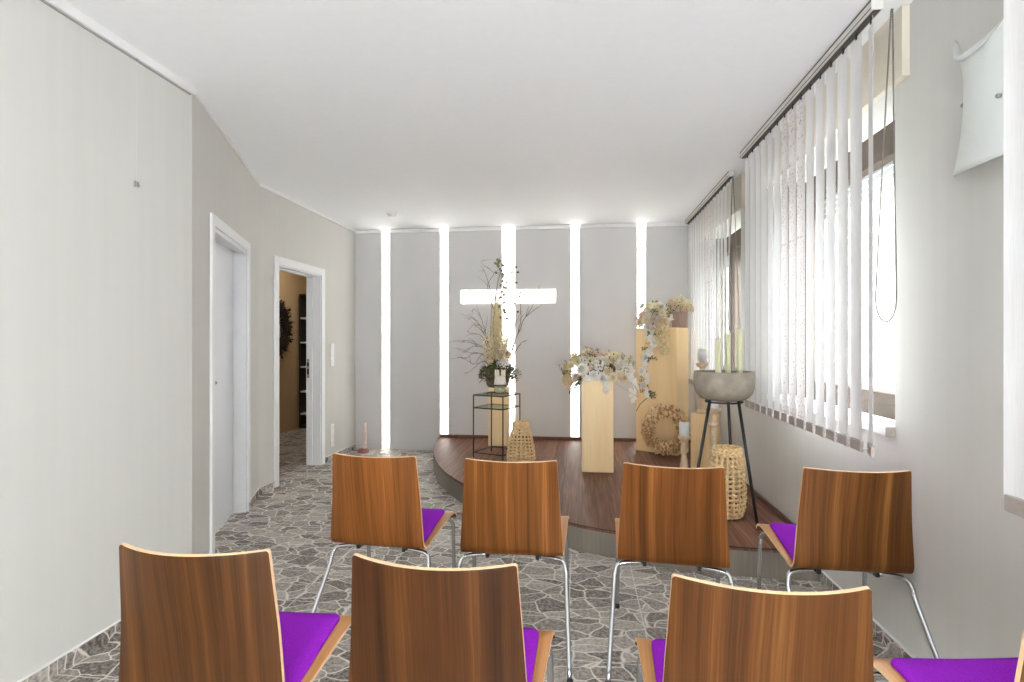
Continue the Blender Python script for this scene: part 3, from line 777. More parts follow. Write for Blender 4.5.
tones = [(1.115, 1.028, 0.892), (1.018, 0.97, 0.892), (0.892, 0.825, 0.737), (0.64, 0.621, 0.582), (0.333, 0.318, 0.272), (0.257, 0.22, 0.167), (0.378, 0.347, 0.287), (0.318, 0.302, 0.287)]  # veneers vary by chair; near row also darkened to offset rear daylight
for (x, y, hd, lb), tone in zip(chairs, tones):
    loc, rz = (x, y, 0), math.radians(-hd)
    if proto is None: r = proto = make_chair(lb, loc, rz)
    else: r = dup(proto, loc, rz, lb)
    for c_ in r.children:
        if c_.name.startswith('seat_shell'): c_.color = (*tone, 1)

# ------------------------------------------------------------------ pedestals
def pedestal(label, loc, rz, w, d, h):
    t = thing('pedestal', label, 'pedestal', loc, rz, 'maple pillars on the stage')
    b = MB(); b.box((-w/2, 0, 0), (w/2, d, h), 0.003); b.build('body', MAPLE, t)
    b = MB(); b.box((-w/2+0.012, 0.012, -0.0), (w/2-0.012, d-0.012, 0.004)); b.build('base_plate', BLACKP, t)
    return t
pedestal('maple pillar in the middle of the stage under white flowers', (0.172, 5.07, ST), math.radians(1), 0.287, 0.287, 0.86)
pedestal('slim maple pillar behind the black wire stand, carrying the twig arrangement', (-0.925, 6.21, ST), math.radians(2), 0.225, 0.225, 0.668)
A35 = math.radians(-34.5)
pedestal('tallest maple pillar near the window corner behind the wreath', (0.825, 6.035, ST), A35, 0.475, 0.30, 1.352)
pedestal('lowest maple pillar behind the tripod bowl, carrying one candlestick', (1.108, 5.153, ST), A35, 0.20, 0.20, 0.543)

# ------------------------------------------------------------------ wire stand
t = thing('wire_plant_stand', 'thin black wire stand with glass tops in front of the slim pillar', 'stand', (-0.66, 5.70, ST))
# corners (local): front, right, back, left
tc_ = V((math.cos(math.radians(7)), math.sin(math.radians(7)), 0)); tf_ = V((-math.sin(math.radians(7)), math.cos(math.radians(7)), 0))
def camp(xc, zc): return tc_*xc + tf_*zc
org = V((-0.66, 5.70, 0))
Cn = camp(-0.092, 5.505)-org; Ln = camp(-0.402, 5.68)-org; Rn = camp(0.084, 5.815)-org; Bn = Ln+Rn-Cn
cor = [Cn, Rn, Bn, Ln]; HS = 0.652
nm = ['leg']*4
for p in cor:
    b = MB(); b.tube([(p.x, p.y, 0), (p.x, p.y, HS)], 0.0065, 4); b.build('leg', BLACKM, t)
for zz, nme in ((HS, 'top_frame'), (0.52, 'shelf_frame'), (0.055, 'base_frame')):
    b = MB()
    for p, q in zip(cor, cor[1:]+cor[:1]): b.tube([(p.x, p.y, zz-0.006), (q.x, q.y, zz-0.006)], 0.006, 4)
    fr = b.build(nme, BLACKM, t)
    if zz > 0.1:
        b = MB(); b.add([(p.x, p.y, zz) for p in cor]+[(p.x, p.y, zz+0.005) for p in cor], [(3,2,1,0),(4,5,6,7),(0,1,5,4),(1,2,6,5),(2,3,7,6),(3,0,4,7)]); b.build('glass_plate', TABLEGLASS, fr)

# crown-shaped holder on a glass bowl
t = thing('candle_holder', 'small white spiked candle holder on a glass bowl atop the wire stand', 'candle holder', (-0.815, 5.625, ST+HS+0.006))
b = MB(); b.lathe([(0.045, 0), (0.066, 0.02), (0.072, 0.05), (0.066, 0.085), (0.058, 0.098), (0.054, 0.098), (0.062, 0.083), (0.067, 0.05), (0.061, 0.022), (0.0001, 0.006)], 28); b.build('glass_bowl', JARGLASS, t)
b = MB(); b.lathe([(0.0001, 0.010), (0.052, 0.02), (0.06, 0.05), (0.055, 0.075), (0.0001, 0.08)], 20); b.build('filling', plain('pale_beads', srgb(206, 200, 180), 0.6, var=0.2, vscale=90), t)
b = MB(); b.lathe([(0.0001, 0.098), (0.066, 0.099), (0.064, 0.112), (0.052, 0.185), (0.047, 0.185), (0.050, 0.150), (0.0001, 0.148)], 28); b.build('cup', plain('ribbed_white', srgb(226, 218, 208), 0.6, var=0.05), t)
for k in range(6):
    a = 2*PI*(k+0.3)/6; b = MB(); b.tube([(0.048*math.cos(a), 0.048*math.sin(a), 0.18), (0.05*math.cos(a), 0.05*math.sin(a), 0.252)], [0.010, 0.007], 8); b.build('spike', plain('spike_white_%d' % k, srgb(236, 226, 206), 0.6), t)

# ------------------------------------------------------------------ wicker lanterns
def lantern(label, loc, prof_, rows, ribs, handle):
    t = thing('wicker_lantern', label, 'lantern', loc, 0.3)
    Hh = prof_[-1][1]
    def R(z):
        for (r0, z0), (r1, z1) in zip(prof_[:-1], prof_[1:]):
            if z0 <= z <= z1: return r0+(r1-r0)*(z-z0)/(z1-z0)
        return prof_[-1][0]
    rng = random.Random(3)
    b = MB()
    for k in range(ribs):
        a0 = 2*PI*k/ribs
        for da in (-0.028, 0.028):
            pts = []
            for i in range(rows*2+1):
                z = Hh*i/(rows*2); a = a0+da+rng.uniform(-0.008, 0.008)
                rr = R(z)+0.0035*(1 if (i//1+k) % 2 else -1)*0.8
                pts.append((rr*math.cos(a), rr*math.sin(a), z))
            b.tube(pts, 0.0042, 5)
    b.build('upright_canes', STRAW, t)
    b = MB()
    for j in range(rows):
        zb = 0.012+(Hh-0.05)*j/(rows-1)
        for dz in (-0.0038, 0.0038):
            pts = []
            m_ = ribs*4
            for i in range(m_):
                a = 2*PI*i/m_; ph = math.cos(a*ribs/2*1.0+j*PI)
                z = zb+dz+rng.uniform(-0.0012, 0.0012)
                rr = R(max(0, z))+0.0055*ph+0.001
                pts.append((rr*math.cos(a), rr*math.sin(a), z))
            b.tube(pts, 0.0035, 5, closed=True)
    b.build('woven_strands', STRAW, t)
    b = MB()
    for j, (dz, dr) in enumerate(((-0.032, 0.0), (-0.022, 0.004), (-0.012, 0.001), (0.0, 0.004), (0.008, -0.002))):
        pts = []
        for i in range(60):
            a = 2*PI*i/60; rr = R(Hh)+dr+0.003*math.sin(a*15+j*2)
            pts.append((rr*math.cos(a), rr*math.sin(a), Hh+dz+0.003*math.cos(a*15+j)))
        b.tube(pts, 0.0065, 6, closed=True)
    b.build('braided_rim', STRAW, t)
    b = MB(); r0 = R(0)-0.006; b.lathe([(0.0001, 0.0), (r0, 0.0), (r0, 0.012), (0.0001, 0.012)], 28); b.build('base', STRAWD, t)
    if handle:
        b = MB(); rr = R(Hh)
        for off in (0, 0.009):
            pts = [(rr*1.02*math.cos(PI*k/14-0.3), -abs(rr*1.06*math.sin(PI*k/14))-0.012-off*0.6, Hh-0.01-0.095*math.sin(PI*k/14)-off) for k in range(15)]
            b.tube(pts, 0.0048, 6)
        b.build('handle', STRAWD, t)
    return t
lantern('cone-shaped wicker lantern on the stage beside the wire stand', (-0.570, 5.371, ST+0.007), [(0.128, 0), (0.138, 0.04), (0.131, 0.14), (0.108, 0.26), (0.080, 0.335), (0.074, 0.39)], 11, 18, False)
lantern('tall wicker lantern standing between the legs of the tripod bowl', (1.012, 3.905, ST+0.007), [(0.088, 0), (0.110, 0.04), (0.121, 0.12), (0.118, 0.25), (0.103, 0.36), (0.090, 0.42), (0.089, 0.46)], 14, 18, True)

# ------------------------------------------------------------------ husk wreath leaning on the tall pillar
def husk_wreath(name, label, R0, r0, nchip, mats, seed, M, chip=(0.050, 0.034)):
    o = bpy.data.objects.new(name, None); COL.objects.link(o); o.matrix_world = M; tag(o, label, 'wreath')
    rng = random.Random(seed)
    b = MB(); pts = [(R0*math.cos(2*PI*k/48), 0, R0*math.sin(2*PI*k/48)) for k in range(48)]
    b.tube(pts, r0*0.86, 12, closed=True); b.build('ring', mats[1], o)
    b = MB()
    for k in range(nchip):
        a = rng.uniform(0, 2*PI); p = rng.uniform(0, 2*PI)
        rad = V((math.cos(a), 0, math.sin(a))); tang = V((-math.sin(a), 0, math.cos(a)))
        out = rad*math.cos(p)+V((0, 1, 0))*math.sin(p)
        pos = rad*R0+out*r0*rng.uniform(0.55, 0.80)
        dirv = (tang*rng.choice((1, 1, -0.3))+out*rng.uniform(0.1, 0.9)+V((rng.uniform(-.4, .4), rng.uniform(-.4, .4), rng.uniform(-.4, .4)))).normalized()
        side = dirv.cross(out).normalized(); nrm = side.cross(dirv)
        MM = Matrix((( side.x, dirv.x, nrm.x, pos.x), (side.y, dirv.y, nrm.y, pos.y), (side.z, dirv.z, nrm.z, pos.z), (0, 0, 0, 1)))
        b.petal(MM, chip[0]*rng.uniform(0.7, 1.2), chip[1]*rng.uniform(0.8, 1.3), 0.7, rng.uniform(-0.2, 0.9), 0 if rng.random() < 0.72 else 1, 3)
    b.build('dried_husks', mats, o)
    return o
lean = math.radians(9)
Mw = Matrix.Translation((0.892, 5.812, ST+0.292)) @ Matrix.Rotation(A35, 4, 'Z') @ Matrix.Rotation(-lean, 4, 'X')
husk_wreath('dried_wreath', 'round wreath of pale dried husks leaning on the tallest maple pillar', 0.196, 0.050, 1000, [CHIP, CHIPD], 11, Mw)

# ------------------------------------------------------------------ tripod bowl with candles
BX, BY = 0.979, 3.858
t = thing('tripod_bowl', 'round grey stone bowl on three thin black legs', 'bowl', (BX, BY, ST+0.0025))
zb, zt = 0.800, 1.000
b = MB(); b.lathe([(0.0001, zb), (0.10, zb+0.002), (0.148, zb+0.018), (0.182, zb+0.052), (0.196, zb+0.10), (0.198, zb+0.15), (0.194, zt-0.006), (0.194, zt), (0.182, zt), (0.182, zt-0.01), (0.184, zb+0.14), (0.176, zb+0.07), (0.13, zb+0.032), (0.0001, zb+0.025)], 48)
b.build('bowl', BOWLM, t)
for a, fr_ in ((-53, 0.262), (-153, 0.29), (62, 0.275)):
    ar = math.radians(a); c, s = math.cos(ar), math.sin(ar)
    b = MB(); b.tube([(fr_*c, fr_*s, 0.0), (0.115*c, 0.115*s, zb+0.012)], 0.0105, 10); b.build('leg', BLACKM, t)
b = MB(); b.tube([(0.118*math.cos(2*PI*k/32), 0.118*math.sin(2*PI*k/32), zb-0.006) for k in range(32)], 0.006, 8, closed=True); b.build('support_ring', BLACKM, t)
def pillar_candle(name, label, loc, r, h, m, group=None):
    t = thing(name, label, 'candle', loc, 0, group)
    b = MB(); b.lathe([(r*0.97, 0), (r, 0.004), (r, h-0.004), (r*0.93, h), (r*0.4, h-0.002), (0.0001, h-0.003)], 24); b.build('wax', m, t)
    b = MB(); b.tube([(0, 0, h-0.004), (0.001, 0, h+0.006), (0.003, 0, h+0.012)], 0.0012, 6); b.build('wick', WICK, t)
    return t
cb = camp(1.0, 0)
for xc, dz, h, lb in ((-0.057, -0.05, 0.395, 'shortest of the three pale green candles in the bowl'), (0.032, 0.01, 0.432, 'middle one of the three pale green candles in the bowl'), (0.104, -0.01, 0.458, 'tallest of the three pale green candles in the bowl')):
    q = camp(xc, dz); rr = math.hypot(q.x, q.y)
    zin = 0.025 if rr < 0.1 else 0.029
    pillar_candle('pillar_candle', lb, (BX+q.x, BY+q.y, ST+zb+zin+0.004), 0.0195, h, CANDLEG, 'green candles in the bowl')

# ------------------------------------------------------------------ turned candlesticks
def candlestick(label, loc, h, s=1.0):
    t = thing('candlestick', label, 'candlestick', loc, 0, 'turned pale wooden candlesticks')
    hb = h-0.155
    P = [(0.060, 0), (0.062, 0.014), (0.056, 0.022), (0.040, 0.034), (0.028, 0.045), (0.038, 0.062), (0.043, min(0.11, hb*0.5)), (0.037, min(0.15, hb*0.65)), (0.027, min(0.24, hb*0.85))]
    P += [(0.026, hb-0.01), (0.025, hb), (0.041, hb+0.008), (0.042, hb+0.018), (0.027, hb+0.028), (0.037, hb+0.048), (0.038, hb+0.060), (0.024, hb+0.085), (0.028, hb+0.108), (0.048, hb+0.118), (0.060, hb+0.130), (0.062, hb+0.143), (0.060, h), (0.0001, h)]
    b = MB(); b.lathe([(r*s, z) for r, z in P], 28); b.build('turned_stem', LIMED, t)
    return t
candlestick('short turned candlestick with a white candle in front of the husk wreath', (0.922, 4.96, ST), 0.375, 0.86)
pillar_candle('pillar_candle', 'white pillar candle on the short candlestick in front of the wreath', (0.922, 4.96, ST+0.376), 0.044, 0.115, CANDLEW)
candlestick('tall slender candlestick rising behind the tall wicker lantern', (1.105, 4.685, ST), 0.655, 1.0)
pillar_candle('pillar_candle', 'white candle on the tall candlestick, mostly hidden behind the bowl', (1.105, 4.685, ST+0.656), 0.043, 0.085, CANDLEW)
candlestick('candlestick on the lowest maple pillar with an egg-shaped glass', (1.13, 5.215, ST+0.543), 0.466, 0.9)
t = thing('tealight_glass', 'egg-shaped frosted tealight glass rising behind the stone bowl', 'tealight holder', (1.13, 5.215, ST+0.543+0.467))
b = MB(); b.lathe([(0.020, 0), (0.030, 0.01), (0.046, 0.045), (0.050, 0.065), (0.044, 0.10), (0.033, 0.13), (0.030, 0.13), (0.041, 0.098), (0.046, 0.065), (0.042, 0.047), (0.026, 0.014), (0.0001, 0.012)], 28); b.build('glass_cup', TEALIGHT, t)
b = MB(); b.lathe([(0.0001, 0.013), (0.019, 0.015), (0.019, 0.03), (0.0001, 0.03)], 16); b.build('tealight', CANDLEW, t)

# slender candle by the corner
t = thing('decorated_candle', 'slender pink-and-white candle on the floor in the corner', 'candle', (-2.63, 6.47, 0))
b = MB(); b.lathe([(0.065, 0), (0.07, 0.008), (0.066, 0.035), (0.05, 0.048), (0.0001, 0.05)], 24, M=Matrix.Translation((-0.02, 0, 0))); b.build('base', PINKBASE, t)
b = MB(); b.lathe([(0.020, 0.05), (0.023, 0.06), (0.022, 0.36), (0.016, 0.375), (0.0001, 0.374)], 20); b.build('wax', PINKWAX, t)
b = MB(); b.tube([(0, 0, 0.37), (0.002, 0, 0.39)], 0.0015, 5); b.build('wick', WICK, t)

# ------------------------------------------------------------------ flowers
def aim(pos, d, roll=0.0):
    """matrix that puts local z along d"""
    d = V(d).normalized(); q = V((0, 0, 1)).rotation_difference(d)
    return Matrix.Translation(pos) @ q.to_matrix().to_4x4() @ Matrix.Rotation(roll, 4, 'Z')
def rose_mesh(r, seed):
    b = MB(); rng = random.Random(seed)
    for lay, (cnt, tilt, ln, wd) in enumerate(((4, 1.45, 0.75, 0.75), (5, 1.15, 0.9, 0.9), (6, 0.8, 1.0, 1.0), (7, 0.4, 1.05, 1.0))):
        for k in range(cnt):
            a = 2*PI*k/cnt+lay*0.5+rng.uniform(-.15, .15)
            M = Matrix.Rotation(a, 4, 'Z') @ Matrix.Translation((0, r*0.05, 0)) @ Matrix.Rotation(tilt+rng.uniform(-.1, .1), 4, 'X')
            b.petal(M, r*ln, r*wd, 0.45, -0.25 if lay > 1 else 0.15, 0, 4, 0.8)
    return b
def hydrangea_mesh(r, seed, n=48):
    b = MB(); rng = random.Random(seed)
    for k in range(n):
        z = 1-1.45*(k+0.5)/n; a = k*2.39996; s = math.sqrt(max(0, 1-z*z))
        d = V((s*math.cos(a), s*math.sin(a), z)); M = aim(d*r*rng.uniform(0.74, 1.0), d+V((rng.uniform(-.4, .4), rng.uniform(-.4, .4), rng.uniform(-.4, .4))), rng.uniform(0, 6))
        for q in range(4):
            b.petal(M @ Matrix.Rotation(q*PI/2, 4, 'Z'), r*0.28, r*0.27, 0.15, 0.3, 0, 2, 0.8)
    b.ball((0, 0, -0.0), r*0.60, 1, 8)
    return b
def orchid_mesh(r, seed):
    b = MB()
    for k in range(5): b.petal(Matrix.Rotation(2*PI*k/5, 4, 'Z'), r, r*(0.95 if k in (1, 4) else 0.66), 0.1, 0.25, 0, 4, 0.8)
    for k in range(3): b.petal(Matrix.Rotation(PI+k*0.5-0.5, 4, 'Z') @ Matrix.Rotation(0.9, 4, 'X'), r*0.42, r*0.25, 0.5, 0.4, 1, 3)
    return b
def lily_mesh(r, seed):
    b = MB(); rng = random.Random(seed)
    for lay in range(3):
        for k in range(9):
            M = Matrix.Rotation(2*PI*(k+lay*0.33)/9+rng.uniform(-.1, .1), 4, 'Z') @ Matrix.Rotation(0.2+0.35*lay, 4, 'X')
            b.petal(M, r*(1-0.17*lay), r*0.30, 0.4, 0.2, 0, 4, 0.8)
    b.ball((0, 0, r*0.08), r*0.16, 1, 6)
    return b
def spray_mesh(n, ln, leaf, seed, droop=0.6, side=0.5, stem=0.0016):
    """a stem along +z that droops to +y, with leaves"""
    b = MB(); rng = random.Random(seed); pts = []
    for i in range(9):
        u = i/8; pts.append((0.06*ln*math.sin(3*u+seed), ln*droop*u*u, ln*u*(1-0.35*droop*u)))
    b.tube(pts, [stem*(1.2-0.8*i/8) for i in range(9)], 5, mi=1)
    P = [V(p) for p in pts]
    for k in range(n):
        u = 0.12+0.88*k/n; i = min(7, int(u*8)); p = P[i].lerp(P[i+1], u*8-i); tg = (P[i+1]-P[i]).normalized()
        sd = tg.orthogonal().normalized(); sd.rotate(Quaternion(tg, k*2.4+rng.uniform(-.3, .3)))
        d = (tg*side+sd).normalized(); nn = d.cross(sd.cross(tg)).normalized(); sx = d.cross(nn)
        MM = Matrix(((sx.x, d.x, nn.x, p.x), (sx.y, d.y, nn.y, p.y), (sx.z, d.z, nn.z, p.z), (0, 0, 0, 1)))
        b.petal(MM, leaf[0]*rng.uniform(.7, 1.2), leaf[1]*rng.uniform(.8, 1.2), 0.25, rng.uniform(-.3, .3), 0, 3)
    return b
class Kit:
    """keeps one mesh per kind; later uses copy the first object"""
    def __init__(self): self.first = {}
    def put(self, key, mk, name, mats, parent, M, scale=1.0, label=None):
        MM = M @ Matrix.Scale(scale, 4)
        if key in self.first:
            o = self.first[key].copy(); COL.objects.link(o)
        else:
            o = mk().build(name, mats); self.first[key] = o
        o.parent = parent; o.matrix_local = MM
        if label: o['label'] = label
        return o
kit = Kit()

def bloom(kind, colour, parent, pos, d, s, rng):
    mk = {'rose': lambda: rose_mesh(1, 1), 'hydrangea': lambda: hydrangea_mesh(1, 2), 'orchid': lambda: orchid_mesh(1, 3), 'lily': lambda: lily_mesh(1, 4)}[kind]
    cm = {'white': P_WHITE, 'cream': P_CREAM, 'yellow': P_YELLOW, 'peach': P_PEACH, 'blush': P_BLUSH, 'dry': P_DRY}[colour]
    return kit.put((kind, colour), mk, kind+'_bloom', [cm, {'lily': P_PEACH, 'hydrangea': LEAFO}.get(kind, P_YELLOW)], parent, aim(pos, d, rng.uniform(0, 6)), s, '%s %s bloom' % (colour if colour != 'dry' else 'dried tan', kind))

# --- middle arrangement: wide low mound on the middle pillar
rng = random.Random(21)
t = thing('flower_arrangement', 'wide low mound of white and cream flowers on the middle pillar', 'flowers', (0.185, 5.205, ST+0.862), math.radians(4))
b = MB(); b.lathe([(0.10, 0), (0.11, 0.02), (0.10, 0.04), (0.0001, 0.045)], 24); b.build('tray', plain('dark_tray', (0.05, 0.05, 0.04), 0.7), t)
b = MB(); b.ball((0, 0, 0.082), 0.1, 0, 10, (1.6, 1.0, 0.75)); b.build('moss_base', MOSS, t)
def mound(u, v, lift=0.0):
    """u along -1..1 (window side +), v 0 crest .. 1 front lower edge, negative behind"""
    a = abs(u)
    x = 0.325*u-0.012; crest = 0.215*math.sqrt(max(0, 1-0.55*u*u))-0.075*a**4
    z = crest*(1-0.92*min(1, abs(v))**1.8)-0.02*abs(v)-(0.06*a**3 if v > 0.5 else 0)+lift
    y = -0.165*v*math.sqrt(max(0.25, 1-0.5*u*u))
    return V((x, y, z)), V((u*0.8, -0.95*v-0.25, 0.85-0.55*abs(v))).normalized()
place = [('hydrangea','white',0.02,0.62,0.078),('lily','cream',0.34,0.42,0.092),('rose','cream',-0.16,0.50,0.060),('rose','white',-0.44,0.70,0.058),('rose','cream',-0.56,0.42,0.058),
         ('hydrangea','cream',-0.30,0.12,0.062),('rose','peach',0.24,0.82,0.05),('rose','white',0.62,0.50,0.058),('lily','yellow',0.46,0.18,0.075),('hydrangea','white',0.74,0.55,0.06),
         ('rose','white',0.08,0.98,0.055),('rose','cream',0.36,0.95,0.05),('rose','peach',-0.08,0.2,0.055),('rose','blush',0.16,0.14,0.055),('rose','white',-0.16,0.92,0.05),
         ('rose','cream',-0.74,0.5,0.05),('orchid','white',0.92,0.4,0.052),('orchid','white',0.86,0.70,0.05),('rose','peach',0.66,0.92,0.045),('rose','dry',-0.86,0.35,0.046),
         ('hydrangea','dry',-0.64,0.12,0.055),('rose','blush',-0.34,0.34,0.05),('orchid','white',-0.32,0.98,0.045),('rose','cream',0.54,0.86,0.046),('rose','peach',-0.02,0.32,0.045),
         ('hydrangea','white',-0.42,0.46,0.05),('rose','cream',0.2,0.5,0.05),('rose','cream',0.1,-0.5,0.055),('rose','white',-0.3,-0.5,0.055),('rose','cream',0.5,-0.5,0.055),('orchid','cream',-0.5,0.95,0.04)]
for kind, colr, u, v, s in place:
    p, d = mound(u, v); bloom(kind, colr, t, p+d*0.012, d, s, rng)
fill = [('rose', 'white'), ('rose', 'cream'), ('orchid', 'white'), ('rose', 'blush'), ('orchid', 'cream'), ('rose', 'peach'), ('orchid', 'blush')]
for k in range(64):
    u = -0.97+1.94*((k*0.618) % 1); v = ((k*0.383) % 1)*1.05; kd, cl_ = fill[k % len(fill)]
    p, d = mound(u, v); bloom(kd, cl_, t, p+d*rng.uniform(-.01, .02), d+V((rng.uniform(-.3, .3), 0, rng.uniform(-.2, .3))), rng.uniform(0.024, 0.040), rng)
# trailing white orchids at the window end and under the front
for k in range(13):
    u = k/12; bloom('orchid', 'white', t, (0.272+0.035*math.sin(u*2.5)+rng.uniform(-.025, .025), -0.07-0.04*rng.random(), 0.06-0.26*u), (0.4, -0.8, 0.1), 0.042-0.010*u, rng)
for k in range(5):
    bloom('orchid', 'white', t, (0.05+rng.uniform(-.014, .018), -0.19, 0.005-0.028*k), (0.1, -1, 0.1), 0.034, rng)
for k in range(22):
    u = rng.uniform(-0.95, 0.95); v = rng.uniform(-0.3, 0.8); p, d = mound(u, v, -0.02)
    kit.put('spray_dry', lambda: spray_mesh(16, 1, (0.22, 0.11), 2, 0.5), 'leaf_spray', [LEAFO, TWIG], t, aim(p, d+V((0, 0, 0.3))), rng.uniform(0.08, 0.12))
for k in range(22):
    u = rng.uniform(-0.9, 0.9); v = rng.uniform(0.1, 0.9); p, d = mound(u, v, -0.02)
    kit.put('spray_grey', lambda: spray_mesh(12, 1, (0.30, 0.16), 5, 0.5), 'leaf_spray', [LEAFG, TWIG], t, aim(p, d), rng.uniform(0.07, 0.11))
for k in range(16):      # tan feathery sprays hanging at the doorway end
    p = V((-0.24-0.09*rng.random(), -0.06+rng.uniform(-.06, .05), 0.10-0.06*rng.random()))
    kit.put('spray_tan', lambda: spray_mesh(34, 1, (0.12, 0.08), 8, 0.9), 'dried_spray', [P_DRY, TWIG], t, aim(p, (-0.8, -0.35+rng.uniform(-.2, .2), -0.5-rng.random()*0.8), PI), rng.uniform(0.10, 0.17))
for k in range(7):
    p = V((-0.175+rng.uniform(-.02, .01), -0.165, 0.04)); kit.put('spray_green', lambda: spray_mesh(16, 1, (0.17, 0.09), 12, 0.3), 'trailing_leaves', [LEAF, TWIG], t, aim(p, (-0.25+rng.uniform(-.15, .1), -0.25, -1)), 0.12+0.018*k)
for k in range(12):
    u = rng.uniform(-0.8, 0.9); p, d = mound(u, rng.uniform(0, 0.7)); kit.put('spray_peach', lambda: spray_mesh(22, 1, (0.13, 0.1), 15, 0.3), 'dried_spray', [P_PEACH, TWIG], t, aim(p, d+V((0, 0, 0.5))), rng.uniform(0.07, 0.10))
b = MB(); pts = [V((0.05, -0.17, 0.02)), V((0.20, -0.20, -0.08)), V((0.34, -0.18, -0.16)), V((0.30, -0.16, -0.05))]
b.tube(cat(pts, 6), 0.0010, 5); b.tube(cat([V((0.24, -0.12, 0.0)), V((0.33, -0.19, -0.10)), V((0.26, -0.2, -0.18))], 6), 0.0010, 5); b.build('wisp', TWIG, t)

# --- trailing garland and wicker pot on the tallest pillar
R35 = Matrix.Rotation(A35, 3, 'Z'); ZP = ST+1.352
pt = V((0.825, 6.035, 0))
t = thing('hydrangea_pot', 'pale wicker pot of dried hydrangea on the tallest pillar', 'potted flowers', tuple(pt+R35 @ V((0.165, 0.215, 0))+V((0, 0, ZP+0.001))))
b = MB()
for j in range(13):
    z = 0.006+0.0135*j; rr = 0.060+0.022*j/12
    pts = [((rr+0.0035*math.cos(a_*9+j*PI))*math.cos(a_), (rr+0.0035*math.cos(a_*9+j*PI))*math.sin(a_), z) for a_ in [2*PI*i/54 for i in range(54)]]
    b.tube(pts, 0.0068, 5, closed=True)
b.lathe([(0.0001, 0), (0.058, 0), (0.076, 0.165), (0.0001, 0.165)], 24)
for k in range(18):
    a_ = 2*PI*k/18; b.tube([(0.064*math.cos(a_), 0.064*math.sin(a_), 0), (0.087*math.cos(a_), 0.087*math.sin(a_), 0.172)], 0.005, 5)
b.build('wicker_pot', WICKERP, t)
for (x, y, z, s, c_) in ((0, 0.0, 0.27, 0.08, 'cream'), (-0.065, -0.035, 0.235, 0.055, 'peach'), (0.075, -0.03, 0.235, 0.066, 'cream'), (0.01, -0.065, 0.225, 0.050, 'dry'), (0.04, 0.06, 0.25, 0.06, 'cream'), (-0.06, 0.05, 0.26, 0.06, 'dry'), (0.055, -0.07, 0.20, 0.042, 'peach'), (0.11, -0.04, 0.20, 0.045, 'peach')):
    bloom('hydrangea', c_, t, (x, y, z), (x*4, y*4-0.2, 1), s, rng)
for k in range(8):
    a_ = 2*PI*k/8; kit.put('spray_dry', None, 'leaf_spray', None, t, aim((0.06*math.cos(a_), 0.06*math.sin(a_), 0.17), (math.cos(a_), math.sin(a_), 0.3)), 0.07)

t = thing('flower_garland', 'white flower garland trailing down the front of the tallest pillar', 'flowers', tuple(pt+R35 @ V((0.035, 0.06, 0))+V((0, 0, ZP+0.001))), A35); t.scale = (1.3, 1.3, 1.3)
b = MB(); b.ball((-0.02, -0.02, 0.045), 0.075, 0, 10, (1.2, 0.8, 0.55)); b.build('moss_base', MOSS, t)
gp = [('hydrangea','white',-0.08,-0.06,0.10,0.06),('lily','cream',0.05,-0.07,0.11,0.07),('rose','blush',-0.02,-0.09,0.06,0.05),('hydrangea','cream',0.0,-0.04,0.15,0.05),('rose','white',-0.13,-0.07,0.03,0.05),
      ('orchid','white',0.10,-0.08,0.07,0.05),('rose','peach',0.03,-0.09,0.04,0.045),('orchid','white',0.08,-0.10,0.02,0.045),('rose','cream',-0.05,-0.03,0.15,0.045),('orchid','white',-0.15,-0.05,0.07,0.05),
      ('hydrangea','yellow',-0.07,-0.04,0.17,0.045),('rose','white',-0.06,-0.11,0.0,0.05),('orchid','white',-0.03,-0.12,-0.04,0.05)]
for kind, colr, x, y, z, s in gp: bloom(kind, colr, t, (x, y, z), (x*4, -0.8, 0.5+z*2), s, rng)
for k in range(30):
    a1 = rng.uniform(-0.16, 0.09); z1 = rng.uniform(0.0, 0.19); kd, cl_ = fill[k % len(fill)]
    bloom(kd, cl_, t, (a1, -0.10+0.25*max(0, z1-0.05)+rng.uniform(-.02, .02), z1), (a1*4, -0.9, 0.3+z1*2), rng.uniform(0.026, 0.042), rng)
def trail(u):   # the hanging tail, local coords (front of pillar is y = -0.09)
    return V((-0.050+0.022*math.sin(u*7.0)-0.035*u, -0.085-0.01*math.sin(u*5), 0.03-0.60*u))
b = MB(); b.tube([trail(i/14) for i in range(15)]+[trail(1)+V((-0.03, -0.02, -0.03)), trail(1)+V((-0.07, -0.03, -0.07)), trail(1)+V((-0.10, -0.04, -0.13))], [0.011-0.0005*i for i in range(18)], 6); b.build('twisted_stem', TWIG, t)
for k in range(15):
    u = 0.08+0.9*k/14; p = trail(u)+V((rng.uniform(-.035, .035), -0.02-0.02*rng.random(), 0))
    bloom('orchid' if k % 3 else 'rose', 'white' if k % 4 else 'blush', t, p, (rng.uniform(-.5, .5), -1, 0.2), rng.choice((0.045, 0.04, 0.035, 0.05)) if k < 11 else 0.034, rng)
for k in range(18):
    u = rng.uniform(0.05, 1.0); kit.put('spray_grey', None, 'leaf_spray', None, t, aim(trail(u), (rng.uniform(-.8, .8), -0.4, -0.6)), rng.uniform(0.05, 0.09))
b = MB()     # hanging amaranth plume
for k in range(520):
    u = rng.random(); a_ = rng.uniform(0, 2*PI); rr = 0.05*math.sin(PI*min(1, 0.15+u*0.8))**0.7*rng.uniform(0.5, 1)
    p = V((0.055+0.03*u+rr*math.cos(a_), -0.115+rr*0.6*math.sin(a_), 0.06-0.27*u))
    b.petal(aim(p, (math.cos(a_), math.sin(a_)*0.8-0.3, -0.6+rng.uniform(-.4, .4)), rng.uniform(0, 6)) @ Matrix.Rotation(rng.uniform(0.2, 1.2), 4, 'X'), 0.03, 0.013, 0.3, 0.5, 0, 2)
